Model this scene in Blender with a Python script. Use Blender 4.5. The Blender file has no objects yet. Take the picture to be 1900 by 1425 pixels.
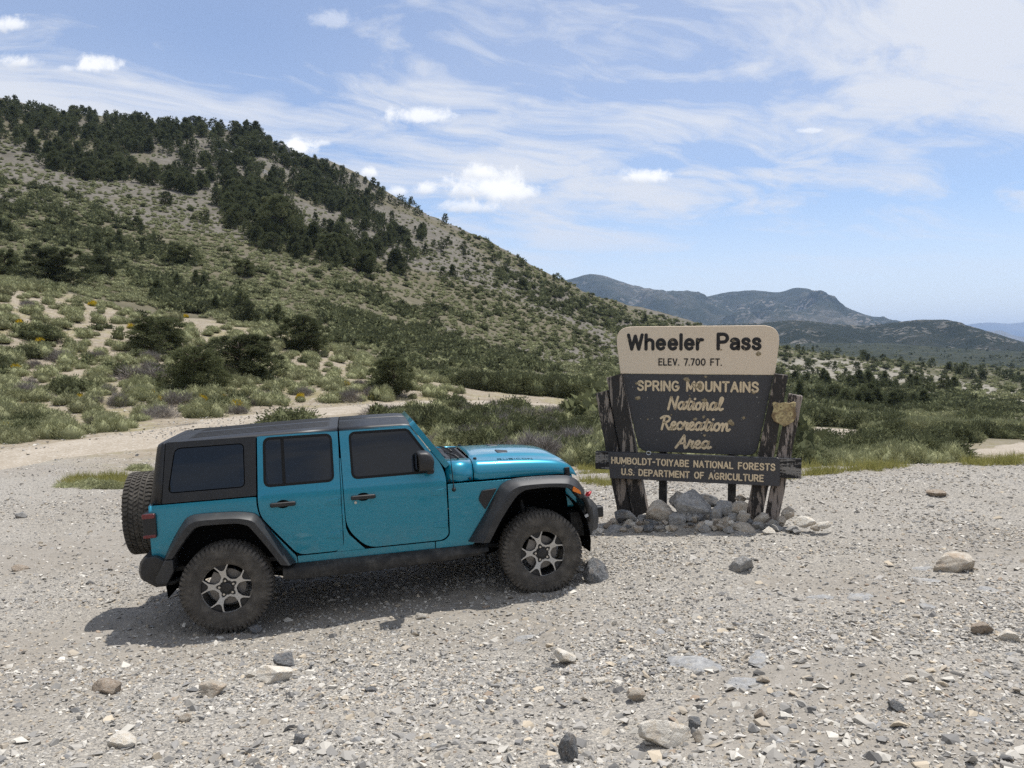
import bpy, bmesh, math, random
import numpy as np
from mathutils import Vector, Matrix
random.seed(7)
RNG = np.random.default_rng(7)
R = math.radians
scene = bpy.context.scene
COL = scene.collection

# ------------------------------------------------------------------ camera
F_PX = 1450.0
PITCH = math.atan(62 / F_PX)
CAM_Z = 1.65
cam_d = bpy.data.cameras.new('camera')
cam = bpy.data.objects.new('camera', cam_d)
COL.objects.link(cam)
cam_d.sensor_width = 36.0
cam_d.lens = 36.0 * F_PX / 1900.0
cam_d.clip_start = 0.05
cam_d.clip_end = 90000
cam.location = (0, 0, CAM_Z)
cam.rotation_euler = (R(90) - PITCH, 0, 0)
scene.camera = cam

# ------------------------------------------------------------------ sun + sky
SUN_EL, SUN_AZ = R(73), R(38)          # azimuth clockwise from +Y, behind the car to the right
sun_d = bpy.data.lights.new('sun', 'SUN')
sun_d.energy = 4.0
sun_d.angle = R(0.5)
sun_d.color = (1.0, 0.965, 0.91)
sun = bpy.data.objects.new('sun', sun_d)
COL.objects.link(sun)
sdir = Vector((math.sin(SUN_AZ) * math.cos(SUN_EL), math.cos(SUN_AZ) * math.cos(SUN_EL), math.sin(SUN_EL)))
sun.rotation_euler = sdir.to_track_quat('Z', 'Y').to_euler()

EXPOSURE = 0.33
vs = scene.view_settings
vs.view_transform = 'Standard'
vs.look = 'None'
vs.exposure = EXPOSURE
vs.gamma = 1.0
vs.use_curve_mapping = False
scene.cycles.use_denoising = False
scene.cycles.denoiser = 'OPENIMAGEDENOISE'
scene.cycles.denoising_input_passes = 'RGB_ALBEDO_NORMAL'
scene.cycles.denoising_prefilter = 'ACCURATE'
scene.cycles.max_bounces = 6
scene.cycles.transparent_max_bounces = 6
scene.cycles.sample_clamp_indirect = 3.0
scene.cycles.volume_bounces = 0


class NT:
    """small node-tree builder"""
    def __init__(s, tree):
        s.t = tree
        s.n = tree.nodes
        s.l = tree.links

    def node(s, typ, **kw):
        n = s.n.new(typ)
        for k, v in kw.items():
            setattr(n, k, v)
        return n

    def put(s, sock, v):
        if isinstance(v, bpy.types.NodeSocket):
            s.l.new(v, sock)
        elif isinstance(v, (tuple, list)) and len(v) == 3 and sock.type == 'RGBA':
            sock.default_value = (*v, 1)
        else:
            sock.default_value = v

    def math(s, op, a, b=0.0, c=None, clamp=False):
        n = s.node('ShaderNodeMath', operation=op, use_clamp=clamp)
        s.put(n.inputs[0], a)
        s.put(n.inputs[1], b)
        if c is not None:
            s.put(n.inputs[2], c)
        return n.outputs[0]

    def vmath(s, op, a, b=(0, 0, 0)):
        n = s.node('ShaderNodeVectorMath', operation=op)
        s.put(n.inputs[0], a)
        if op == 'SCALE':
            s.put(n.inputs['Scale'], b)
        else:
            s.put(n.inputs[1], b)
        return n.outputs[0]

    def noise(s, vec, scale, detail=4, rough=.55, dist=0.0, col=False):
        n = s.node('ShaderNodeTexNoise')
        if vec is not None:
            s.put(n.inputs['Vector'], vec)
        n.inputs['Scale'].default_value = scale
        n.inputs['Detail'].default_value = detail
        n.inputs['Roughness'].default_value = rough
        n.inputs['Distortion'].default_value = dist
        return n.outputs[1 if col else 0]

    def vor(s, vec, scale, feature='F1', out='Distance'):
        n = s.node('ShaderNodeTexVoronoi', feature=feature)
        if vec is not None:
            s.put(n.inputs['Vector'], vec)
        n.inputs['Scale'].default_value = scale
        return n.outputs[out]

    def smooth(s, v, a, b, lo=0.0, hi=1.0):
        n = s.node('ShaderNodeMapRange', interpolation_type='SMOOTHSTEP')
        s.put(n.inputs[0], v)
        for i, q in zip((1, 2, 3, 4), (a, b, lo, hi)):
            s.put(n.inputs[i], q)
        return n.outputs[0]

    def ramp(s, v, stops, interp='LINEAR'):
        n = s.node('ShaderNodeValToRGB')
        s.put(n.inputs[0], v)
        cr = n.color_ramp
        cr.interpolation = interp
        while len(cr.elements) < len(stops):
            cr.elements.new(0.5)
        for e, (p, c) in zip(cr.elements, stops):
            e.position = p
            e.color = (*c, 1)
        return n.outputs[0]

    def mix(s, f, a, b, mode='MIX'):
        n = s.node('ShaderNodeMix', data_type='RGBA', blend_type=mode)
        s.put(n.inputs[0], f)
        s.put(n.inputs[6], a)
        s.put(n.inputs[7], b)
        return n.outputs[2]

    def bump(s, h, strength=.5, dist=.02, normal=None):
        n = s.node('ShaderNodeBump')
        n.inputs['Strength'].default_value = strength
        n.inputs['Distance'].default_value = dist
        s.put(n.inputs['Height'], h)
        if normal is not None:
            s.put(n.inputs['Normal'], normal)
        return n.outputs[0]

    def attr(s, name, out='Color'):
        return s.node('ShaderNodeAttribute', attribute_name=name).outputs[out]

    def obj_random(s):
        return s.node('ShaderNodeObjectInfo').outputs['Random']

    def coord(s, which='Object'):
        return s.node('ShaderNodeTexCoord').outputs[which]

    def sep(s, v):
        n = s.node('ShaderNodeSeparateXYZ')
        s.put(n.inputs[0], v)
        return n.outputs

    def comb(s, x, y, z):
        n = s.node('ShaderNodeCombineXYZ')
        for i, v in enumerate((x, y, z)):
            s.put(n.inputs[i], v)
        return n.outputs[0]


# world: Nishita sky with high thin cloud and a few cumulus
world = bpy.data.worlds.new('World')
scene.world = world
world.use_nodes = True
W = NT(world.node_tree)
for n in list(W.n):
    W.n.remove(n)
sky = W.node('ShaderNodeTexSky', sky_type='NISHITA')
sky.sun_disc = False
sky.sun_elevation = SUN_EL
sky.sun_rotation = SUN_AZ
sky.altitude = 2300
sky.air_density = 1.0
sky.dust_density = 1.4
sky.ozone_density = 1.6
SKY_STRENGTH = 0.13
gdir = W.coord('Generated')
gx, gy, gz = W.sep(gdir)
zc = W.math('MAXIMUM', gz, 0.02)
yc = W.math('MAXIMUM', gy, 0.05)
# flat cloud-deck coordinates
den = W.math('ADD', zc, 0.10)
dx, dy = W.math('DIVIDE', gx, den), W.math('DIVIDE', gy, den)
deck = W.comb(dx, dy, 0.0)
# turn so the streaks fan from lower right to upper left
a = R(-28)
rx = W.math('ADD', W.math('MULTIPLY', dx, math.cos(a)), W.math('MULTIPLY', dy, -math.sin(a)))
ry = W.math('ADD', W.math('MULTIPLY', dx, math.sin(a)), W.math('MULTIPLY', dy, math.cos(a)))
warp = W.noise(deck, 0.9, 3, .5, 0.0, col=True)
streak = W.vmath('ADD', W.comb(W.math('MULTIPLY', rx, .62), W.math('MULTIPLY', ry, 1.5), 2.7), W.vmath('SCALE', warp, 1.1))
c1 = W.noise(streak, 1.05, 8, .62, .55)
c2 = W.noise(W.vmath('ADD', streak, (7, 3, 1)), 3.2, 6, .6, .4)
big = W.noise(deck, 0.42, 2, .5)
cir = W.math('ADD', W.math('ADD', W.math('MULTIPLY', c1, .72), W.math('MULTIPLY', c2, .28)), W.math('MULTIPLY', W.math('SUBTRACT', big, .5), .55))
cir = W.math('MULTIPLY', W.smooth(cir, .385, .60), W.smooth(gz, .06, .18))
cir = W.math('MULTIPLY', cir, 0.92)
veil = W.math('MULTIPLY', W.smooth(gz, .06, .30), W.smooth(big, .30, .62, .10, .32))
cir = W.math('MAXIMUM', cir, veil)
CIRRUS = (5.0, 5.15, 5.5)
skyc = W.mix(W.smooth(gz, .06, .40), sky.outputs[0], W.mix(1.0, sky.outputs[0], (0.92, 0.94, 0.98), 'MULTIPLY'))
skyc = W.mix(cir, skyc, CIRRUS)
# horizon whitening
hz = W.smooth(gz, .22, -.02)
skyc = W.mix(W.math('MULTIPLY', hz, .85), skyc, (5.7, 5.65, 5.75))
# cumulus: (px, py, half width px, half height px, opacity)
CUM = [(900, 352, 95, 40, 1.), (900, 322, 55, 22, 1.), (792, 352, 30, 18, .9), (738, 356, 22, 12, .8), (868, 386, 60, 18, .75), (960, 358, 48, 20, .8),
       (1195, 330, 58, 19, .95), (783, 216, 68, 20, .85), (552, 274, 40, 24, 1.), (685, 322, 18, 14, .9), (603, 266, 20, 9, .6),
       (40, 118, 50, 24, .9), (178, 122, 38, 20, .9), (22, 48, 34, 18, .8), (122, 128, 22, 10, .5), (1505, 243, 30, 7, .5),
       (610, 40, 44, 24, .35)]
ux = W.math('DIVIDE', gx, yc)
uz = W.math('DIVIDE', gz, yc)
uv = W.comb(ux, uz, 0.0)
pn = W.noise(uv, 34, 9, .68, .4)
pn2 = W.noise(uv, 9, 4, .5)
front = W.math('GREATER_THAN', gy, 0.08)
for (px, py, hw, hh, op) in CUM:
    v0 = ((px - 950) / F_PX, -(py - 712.5) / F_PX)
    cz = (-math.sin(PITCH) + v0[1] * math.cos(PITCH)) / (math.cos(PITCH) + v0[1] * math.sin(PITCH))
    cx = v0[0] / (math.cos(PITCH) + v0[1] * math.sin(PITCH))
    ex = W.math('DIVIDE', W.math('SUBTRACT', ux, cx), hw / F_PX)
    ez = W.math('DIVIDE', W.math('SUBTRACT', uz, cz), hh / F_PX)
    ez = W.math('MAXIMUM', ez, W.math('MULTIPLY', ez, -1.5))     # flatter bases
    d = W.math('SQRT', W.math('ADD', W.math('MULTIPLY', ex, ex), W.math('MULTIPLY', ez, ez)))
    d = W.math('ADD', d, W.math('MULTIPLY', W.math('SUBTRACT', .5, pn), 2.4))
    d = W.math('ADD', d, W.math('MULTIPLY', W.math('SUBTRACT', .5, pn2), 1.2))
    m = W.math('MULTIPLY', W.smooth(d, 1.12, .30), W.math('MULTIPLY', front, op))
    tone = W.mix(W.smooth(W.math('ADD', W.math('MULTIPLY', W.math('SUBTRACT', pn2, .5), 3), W.math('DIVIDE', W.math('SUBTRACT', uz, cz), hh / F_PX)), -1.0, .2), (4.3, 4.5, 4.9), (6.9, 6.9, 6.9))
    skyc = W.mix(m, skyc, tone)
bg = W.node('ShaderNodeBackground')
W.put(bg.inputs[0], skyc)
bg.inputs[1].default_value = SKY_STRENGTH
wo = W.node('ShaderNodeOutputWorld')
W.l.new(bg.outputs[0], wo.inputs[0])


# ------------------------------------------------------------------ helpers
def px_ray(px, py):
    vx, vz = (px - 950) / F_PX, -(py - 712.5) / F_PX
    c, s = math.cos(PITCH), math.sin(PITCH)
    return np.array([vx, c + vz * s, -s + vz * c])


def slope_of(py):
    r = px_ray(950, py)
    return r[2] / r[1]


def to_px(P):
    P = np.asarray(P, float)
    c, s = math.cos(PITCH), math.sin(PITCH)
    x, y, z = P[..., 0], P[..., 1], P[..., 2] - CAM_Z
    d = y * c - z * s
    u = z * c + y * s
    d = np.where(np.abs(d) < 1e-6, 1e-6, d)
    return 950 + F_PX * x / d, 712.5 - F_PX * u / d, d


def np_mesh(name, V, loops, starts, totals=None):
    me = bpy.data.meshes.new(name)
    V = np.ascontiguousarray(V, np.float32)
    me.vertices.add(len(V))
    me.vertices.foreach_set('co', V.ravel())
    me.loops.add(len(loops))
    me.loops.foreach_set('vertex_index', np.ascontiguousarray(loops, np.int32))
    me.polygons.add(len(starts))
    me.polygons.foreach_set('loop_start', np.ascontiguousarray(starts, np.int32))
    me.update(calc_edges=True)
    return me


def tri_mesh(name, V, T):
    T = np.asarray(T, np.int32)
    k = T.shape[1]
    return np_mesh(name, V, T.ravel(), np.arange(len(T)) * k)


def set_col(me, name, C):
    a = me.color_attributes.new(name, 'FLOAT_COLOR', 'POINT')
    C = np.asarray(C, np.float32)
    if C.shape[1] == 3:
        C = np.concatenate([C, np.ones((len(C), 1), np.float32)], 1)
    a.data.foreach_set('color', np.ascontiguousarray(C).ravel())


def link(name, me, mats=(), parent=None, smooth=None):
    o = bpy.data.objects.new(name, me)
    COL.objects.link(o)
    if not isinstance(mats, (list, tuple)):
        mats = [mats]
    if me is not None:
        for m in mats:
            me.materials.append(m)
        if smooth is not None:
            if smooth:
                me.shade_smooth()
                if smooth is not True:
                    me.set_sharp_from_angle(angle=R(smooth))
            else:
                me.shade_flat()
    if parent is not None:
        o.parent = parent
    return o


def tag(o, label=None, cat=None, group=None, kind=None):
    if label:
        o['label'] = label
    if cat:
        o['category'] = cat
    if group:
        o['group'] = group
    if kind:
        o['kind'] = kind
    return o


def material(name, base=(.5, .5, .5), rough=.6, metal=0.0, coat=0.0, spec=.5):
    m = bpy.data.materials.new(name)
    m.use_nodes = True
    n = NT(m.node_tree)
    b = m.node_tree.nodes['Principled BSDF']
    n.put(b.inputs['Base Color'], base)
    b.inputs['Roughness'].default_value = rough
    b.inputs['Metallic'].default_value = metal
    b.inputs['Coat Weight'].default_value = coat
    b.inputs['Specular IOR Level'].default_value = spec
    return m, n, b


# numpy value noise
def _hash(ix, iy, seed):
    h = (ix.astype(np.int64) * 374761393 + iy.astype(np.int64) * 668265263 + seed * 982451653) & 0xffffffff
    h = ((h ^ (h >> 13)) * 1274126177) & 0xffffffff
    return ((h ^ (h >> 16)) & 0xffff) / 65535.0


def vnoise(x, y, seed=0):
    ix, iy = np.floor(x), np.floor(y)
    fx, fy = x - ix, y - iy
    fx = fx * fx * fx * (fx * (fx * 6 - 15) + 10)
    fy = fy * fy * fy * (fy * (fy * 6 - 15) + 10)
    a, b = _hash(ix, iy, seed), _hash(ix + 1, iy, seed)
    c, d = _hash(ix, iy + 1, seed), _hash(ix + 1, iy + 1, seed)
    return (a + (b - a) * fx) * (1 - fy) + (c + (d - c) * fx) * fy - .5


def fbm(x, y, scale, octs=4, seed=0, gain=.5):
    t, amp, f = 0.0, 1.0, 1.0 / scale
    for o in range(octs):
        ca, sa = math.cos(o * 1.1), math.sin(o * 1.1)
        t = t + amp * vnoise((x * ca + y * sa) * f, (-x * sa + y * ca) * f, seed + o * 17)
        amp *= gain
        f *= 2.03
    return t


def in_poly(px, py, poly):
    r = np.zeros(np.shape(px), bool)
    n = len(poly)
    for i in range(n):
        x0, y0 = poly[i]
        x1, y1 = poly[(i + 1) % n]
        c = ((y0 > py) != (y1 > py)) & (px < (x1 - x0) * (py - y0) / ((y1 - y0) or 1e-9) + x0)
        r ^= c
    return r

# ------------------------------------------------------------------ terrain
# per viewing direction: (distance, height) or (distance, 'p', picture row the ground reaches there)
def P(Y, y):
    return (Y, CAM_Z + Y * slope_of(y))


COLS = {
    -900: [(.5, .02), (3, -.25), (5, -.4), (8, -.6), (14, -.6), (22, .3), P(40, 640), P(70, 500), P(110, 440), P(170, 400), P(260, 280), P(360, 190), P(420, 160), P(600, 200)],
    -400: [(.5, .02), (3, -.3), (5, -.5), (8, -.85), (14, -.95), (20, -.7), (26, 0.0), P(40, 650), P(66, 505), P(90, 510), P(120, 480), P(170, 410), P(240, 310), P(320, 230), P(380, 160), P(430, 140), P(600, 180)],
    0: [(.5, 0), (3, -.35), (5, -.62), (7.2, -.95), (10, -1.03), (14, -1.0), (19, -1.0), (23, -.97), P(29, 775), P(40, 690), P(50, 612), P(65, 535), P(72, 526), P(92, 538), P(120, 500), P(160, 430), P(220, 340), P(300, 255), P(380, 200), P(430, 182), P(640, 230)],
    80: [(.5, 0), (3, -.35), (5, -.62), (7.2, -.95), (10, -1.03), (14, -1.0), (19, -1.0), (23, -.98), P(30, 770), P(41, 690), P(53, 615), P(68, 545), P(74, 534), P(93, 548), P(120, 508), P(160, 440), P(220, 352), P(300, 270), P(380, 222), P(425, 208), P(640, 250)],
    300: [(.5, 0), (3, -.36), (5, -.64), (7.2, -.95), (10, -1.0), (14, -1.0), (20, -1.0), (26, -1.02), P(33, 758), P(45, 690), P(60, 622), P(74, 582), P(96, 594), P(130, 540), P(170, 475), P(230, 385), P(300, 306), P(380, 246), P(425, 232), P(640, 280)],
    470: [(.5, 0), (3, -.35), (5, -.62), (7.2, -.92), (10, -.97), (14, -.98), (20, -1.0), (27, -1.02), P(35, 755), P(48, 695), P(62, 640), P(76, 608), P(98, 618), P(130, 562), P(170, 498), P(230, 410), P(300, 330), P(370, 270), P(418, 246), P(480, 262), P(640, 300)],
    545: [(.5, 0), (3, -.34), (5, -.61), (7.2, -.90), (10, -.95), (14, -.97), (21, -1.0), (29, -1.01), P(38, 748), P(50, 700), P(63, 652), P(76, 630), P(97, 636), P(126, 582), P(165, 516), P(225, 435), P(300, 362), P(370, 310), P(412, 293), P(480, 305), P(640, 330)],
    600: [(.5, 0), (3, -.34), (5, -.60), (7.2, -.88), (10, -.93), (14, -.96), (22, -1.0), (31, -1.0), (36, -1.0), P(41, 738), P(50, 703), P(64, 662), P(75, 647), P(96, 652), P(122, 600), P(160, 532), P(220, 455), P(300, 385), P(370, 330), P(405, 314), P(640, 340)],
    740: [(.5, 0), (3, -.32), (5, -.58), (7.4, -.84), (10, -.87), (14, -.93), (20, -1.0), (28, -1.08), (36, -1.08), (40, -1.0), P(46, 727), P(56, 702), P(68, 690), P(88, 690), P(116, 648), P(155, 590), P(215, 520), P(295, 452), P(375, 395), P(418, 376), P(640, 400)],
    900: [(.5, 0), (3, -.30), (5, -.55), (7.6, -.80), (10, -.80), (13, -.86), (18, -1.0), (24, -1.1), (30, -1.15), (38, -1.1), (43, -1.0), P(50, 730), P(62, 722), P(80, 724), P(112, 690), P(150, 642), P(210, 575), P(290, 512), P(380, 460), P(432, 448), P(640, 475)],
    1100: [(.5, 0), (3, -.26), (5, -.46), (7.6, -.68), (10, -.66), (13, -.74), P(17, 878), P(22, 848), P(30, 805), P(42, 760), P(55, 745), P(80, 728), P(120, 698), P(180, 656), P(260, 612), P(360, 572), P(450, 551), P(660, 572)],
    1300: [(.5, 0), (3, -.22), (5, -.38), (7.6, -.55), (9.8, -.50), (13, -.58), P(15.5, 877), P(19, 876), P(26, 852), P(40, 816), P(70, 772), P(110, 741), P(170, 706), P(260, 666), P(380, 632), P(500, 606), P(700, 616), P(1200, 634), P(2000, 630), P(4000, 640)],
    1450: [(.5, 0), (3, -.2), (5, -.34), (7.6, -.48), (9.8, -.46), (13, -.50), P(15, 871), P(18, 874), P(26, 858), P(40, 826), P(70, 782), P(115, 748), P(190, 716), P(300, 688), P(480, 664), P(800, 648), P(1500, 640), P(4000, 650)],
    1600: [(.5, 0), (3, -.18), (5, -.3), (7.6, -.44), (9.8, -.42), (12, -.43), P(14, 867), P(17, 872), P(25, 862), P(40, 838), P(70, 796), P(120, 757), P(200, 722), P(350, 692), P(600, 672), P(1000, 655), P(1600, 645), P(4000, 655)],
    1900: [(.5, 0), (3, -.14), (5, -.25), (7.6, -.38), (9.8, -.36), (12, -.36), P(14, 860), P(17, 866), P(26, 856), P(45, 832), P(80, 791), P(150, 752), P(250, 720), P(450, 697), P(800, 678), P(1500, 664), P(4000, 665)],
    2700: [(.5, .02), (3, -.05), (5, -.1), (7.6, -.2), (12, -.25), (16, -.6), (26, -2), P(50, 830), P(100, 790), P(250, 730), P(800, 690), P(4000, 670)],
}
SIDE = {   # the rest of the circle, by azimuth in degrees
    70: [(.5, .03), (4, .1), (10, 0), (18, -1), (60, -6), (200, -16), (800, -30), (4000, -40)],
    115: [(.5, .05), (4, .25), (10, .3), (25, -1), (80, -2), (200, 2), (500, 20), (900, 10)],
    160: [(.5, .05), (4, .35), (10, .8), (25, 2), (60, 8), (120, 20), (220, 40), (350, 48), (900, 10)],
    205: [(.5, .05), (4, .3), (10, .8), (25, 2.6), (60, 10), (120, 24), (220, 47), (350, 60), (900, 10)],
    250: [(.5, .03), (4, .1), (10, .2), (25, 2), (60, 10), (120, 26), (240, 60), (420, 90), (700, 60)],
    290: [(.5, .02), (4, -.1), (10, -.1), (25, 2), (60, 10), (120, 28), (240, 70), (420, 115), (700, 80)],
}
LR = np.linspace(math.log(.4), math.log(45000), 700)
cols_th, cols_z = [], []
for px, pts in COLS.items():
    u = (px - 950) / F_PX
    k = math.sqrt(1 + u * u)
    r = np.array([p[0] * k for p in pts])
    z = np.array([p[1] for p in pts])
    cols_th.append(math.atan(u))
    cols_z.append((np.log(r), z))
for d, pts in SIDE.items():
    cols_th.append(R(d))
    cols_z.append((np.log([p[0] for p in pts]), np.array([p[1] for p in pts])))


def pchip(x, y, q):
    h = np.diff(x)
    dl = np.diff(y) / h
    d = np.zeros(len(x))
    for i in range(1, len(x) - 1):
        if dl[i - 1] * dl[i] > 0:
            w1, w2 = 2 * h[i] + h[i - 1], h[i] + 2 * h[i - 1]
            d[i] = (w1 + w2) / (w1 / dl[i - 1] + w2 / dl[i])
    d[0], d[-1] = dl[0], dl[-1]
    i = np.clip(np.searchsorted(x, q) - 1, 0, len(x) - 2)
    t = np.clip((q - x[i]) / h[i], 0, 1)
    return y[i] * (2 * t**3 - 3 * t**2 + 1) + h[i] * d[i] * (t**3 - 2 * t**2 + t) + y[i + 1] * (3 * t**2 - 2 * t**3) + h[i] * d[i + 1] * (t**3 - t**2)


Z_far = -45.0
order = np.argsort(np.mod(cols_th, 2 * math.pi))
th_s = np.mod(np.array(cols_th), 2 * math.pi)[order]
zz = []
for k in order:
    lr, z = cols_z[k]
    if math.exp(lr[-1]) < 9000:          # fall away to the far plain
        lr = np.append(lr, [math.log(9000), math.log(46000)])
        z = np.append(z, [min(z[-1], Z_far), -420.0])
    zz.append(pchip(lr, z, LR))
zz = np.array(zz)
th_e = np.concatenate([th_s[-2:] - 2 * math.pi, th_s, th_s[:2] + 2 * math.pi])
zz_e = np.concatenate([zz[-2:], zz, zz[:2]])
TH = np.linspace(0, 2 * math.pi, 1441)
ZG = np.empty((1441, len(LR)))
for j in range(len(LR)):
    ZG[:, j] = pchip(th_e, zz_e[:, j], TH)


def table(x, y):
    th = np.mod(np.arctan2(x, y), 2 * math.pi) / (2 * math.pi) * 1440
    lr = (np.log(np.maximum(np.hypot(x, y), .41)) - LR[0]) / (LR[1] - LR[0])
    i = np.clip(th.astype(int), 0, 1439)
    j = np.clip(lr.astype(int), 0, len(LR) - 2)
    a, b = th - i, np.clip(lr - j, 0, 1)
    return (ZG[i, j] * (1 - a) + ZG[i + 1, j] * a) * (1 - b) + (ZG[i, j + 1] * (1 - a) + ZG[i + 1, j + 1] * a) * b


def sstep(v, a, b):
    t = np.clip((v - a) / (b - a), 0, 1)
    return t * t * (3 - 2 * t)


def seg_dist(x, y, pts):
    best = np.full(np.shape(x), 1e9)
    zz = np.zeros(np.shape(x))
    for (x0, y0, z0), (x1, y1, z1) in zip(pts[:-1], pts[1:]):
        dx, dy = x1 - x0, y1 - y0
        t = np.clip(((x - x0) * dx + (y - y0) * dy) / (dx * dx + dy * dy), 0, 1)
        d = np.hypot(x - x0 - t * dx, y - y0 - t * dy)
        m = d < best
        best = np.where(m, d, best)
        zz = np.where(m, z0 + t * (z1 - z0), zz)
    return best, zz


def flat_pt(px, py, z):
    r = px_ray(px, py)
    t = (z - CAM_Z) / r[2]
    return (r[0] * t, r[1] * t, z)


def catmull(pts, n=8):
    P_ = [np.array(p, float) for p in pts]
    P_ = [2 * P_[0] - P_[1]] + P_ + [2 * P_[-1] - P_[-2]]
    out = []
    for i in range(1, len(P_) - 2):
        for k in range(n):
            t = k / n
            a, b, c, d = P_[i - 1:i + 3]
            out.append(.5 * (2 * b + (c - a) * t + (2 * a - 5 * b + 4 * c - d) * t * t + (3 * b - a - 3 * c + d) * t**3))
    out.append(P_[-2])
    return [tuple(p) for p in out]


ROAD_MAIN = catmull([flat_pt(-500, 930, -1.0), flat_pt(-200, 880, -1.0), flat_pt(0, 850, -1.0), flat_pt(170, 828, -1.0), flat_pt(330, 803, -1.02), flat_pt(470, 779, -1.05),
                     flat_pt(600, 764, -1.05), flat_pt(740, 752, -1.1), flat_pt(860, 747, -1.12), flat_pt(960, 750, -1.25), flat_pt(1050, 757, -1.45), flat_pt(1110, 764, -1.7),
                     flat_pt(1180, 775, -2.1), flat_pt(1260, 790, -2.6)])
ROAD_W = 2.0


def H(x, y, fine=False):
    x = np.asarray(x, float)
    y = np.asarray(y, float)
    z = table(x, y)
    r = np.hypot(x, y)
    far = sstep(r, 90, 190)
    mid = sstep(r, 22, 40) * (1 - sstep(r, 1500, 6000))
    z = z + far * (1 - sstep(r, 1500, 6000)) * 3.2 * fbm(x, y, 62, 4, 5)
    z = z + sstep(r, 220, 330) * (1 - sstep(r, 520, 700)) * 2.0 * fbm(x, y, 15, 3, 12)
    z = z + mid * .55 * fbm(x, y, 9, 3, 9)
    vz = sstep(x / np.maximum(y, .1), .22, .36) * (y > 0) * sstep(r, 130, 320) * (1 - sstep(r, 1800, 4000))
    z = z + vz * (9 * fbm(x, y, 150, 3, 51) + 18 * sstep(r, 380, 900) * fbm(x, y, 430, 3, 52))
    z = z + (1 - sstep(r, 30, 60)) * .10 * fbm(x, y, 2.3, 3, 21)
    m = r < 75
    if m.any():
        d, rz = seg_dist(x[m], y[m], ROAD_MAIN)
        w = 1 - sstep(d, ROAD_W * .8, ROAD_W + 3.5)
        z = np.array(z)
        z[m] = z[m] * (1 - w) + rz * w
    # stony mound the sign stands in
    du = (x - 2.27) * .952 - (y - 9.70) * .306
    dn = (x - 2.27) * -.306 - (y - 9.70) * .952
    z = z + .13 * np.exp(-(du / .85) ** 2 - ((dn - .12) / .42) ** 2)
    if fine:
        nf = 1 - sstep(r, 14, 24)
        z = z + nf * (.030 * fbm(x, y, .45, 4, 33) + .016 * np.abs(fbm(x, y, .12, 3, 40)))
    return z


def H1(x, y, fine=False):
    return float(H(np.array([x]), np.array([y]), fine)[0])


def ground_at(px, py, y0=2.0, y1=9000.0):
    """first hit of the picture ray with the terrain"""
    r = px_ray(px, py)
    t = np.exp(np.linspace(math.log(y0), math.log(y1), 2500))
    x, y, z = r[0] * t, r[1] * t, CAM_Z + r[2] * t
    below = z < H(x, y)
    if not below.any():
        return None
    k = int(np.argmax(below))
    return np.array([x[k], y[k], H1(x[k], y[k])])


def ground_many(px, py, y0=2.0, y1=3000.0, n=420):
    """vectorised first hits; rows of nan where the ray meets only sky"""
    px, py = np.asarray(px, float), np.asarray(py, float)
    out = np.full((len(px), 3), np.nan)
    t = np.exp(np.linspace(math.log(y0), math.log(y1), n))
    for s in range(0, len(px), 2000):
        rr = np.array([px_ray(a, b) for a, b in zip(px[s:s + 2000], py[s:s + 2000])])
        x, y, z = rr[:, :1] * t, rr[:, 1:2] * t, CAM_Z + rr[:, 2:] * t
        b = z < H(x, y)
        k = b.argmax(1)
        ok = b.any(1)
        i = np.arange(len(k))
        x, y = x[i, k], y[i, k]
        out[s:s + 2000] = np.where(ok[:, None], np.stack([x, y, H(x, y)], 1), np.nan)
    return out


# --- the ground sheet: fine ahead of the camera, coarser elsewhere
front_th = np.radians(np.arange(-42, 42.01, .14))
back = []
a = front_th[-1]
st = R(.3)
while a + st < 2 * math.pi + front_th[0]:
    a += st
    back.append(a)
    st = min(st * 1.35, R(4))
back = [b for b in back if b < 2 * math.pi + front_th[0] - R(.05)]
ths = np.concatenate([front_th, back])
rs = np.concatenate([np.exp(np.arange(math.log(.5), math.log(2.6), .06)), np.exp(np.arange(math.log(2.6), math.log(24), .0036)),
                     np.exp(np.arange(math.log(24), math.log(800), .007)), np.exp(np.linspace(math.log(801), math.log(31000), 110))])
nt, nr = len(ths), len(rs)
gx_ = np.sin(ths)[:, None] * rs[None]
gy_ = np.cos(ths)[:, None] * rs[None]
gz_ = np.empty_like(gx_)
for i in range(0, nt, 100):
    gz_[i:i + 100] = H(gx_[i:i + 100], gy_[i:i + 100], True)
GV = np.stack([gx_, gy_, gz_], -1).reshape(-1, 3)
ii, jj = np.meshgrid(np.arange(nt), np.arange(nr - 1), indexing='ij')
i2 = (ii + 1) % nt
GQ = np.stack([ii * nr + jj, ii * nr + jj + 1, i2 * nr + jj + 1, i2 * nr + jj], -1).reshape(-1, 4)
GV = np.concatenate([GV, [[0, 0, H1(0, .45)]]])
fan = np.stack([np.full(nt, len(GV) - 1), np.arange(nt) * nr, ((np.arange(nt) + 1) % nt) * nr], -1)
loops = np.concatenate([GQ.ravel(), fan.ravel()])
starts = np.concatenate([np.arange(len(GQ)) * 4, len(GQ) * 4 + np.arange(nt) * 3])
ground_me = np_mesh('ground', GV, loops, starts)

def pad_edge(x, y):
    return 16.6 + 3.4 * fbm(x, y, 4, 4, 60) + 4.5 * sstep(-x / np.maximum(y, .1), .18, .45)


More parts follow.
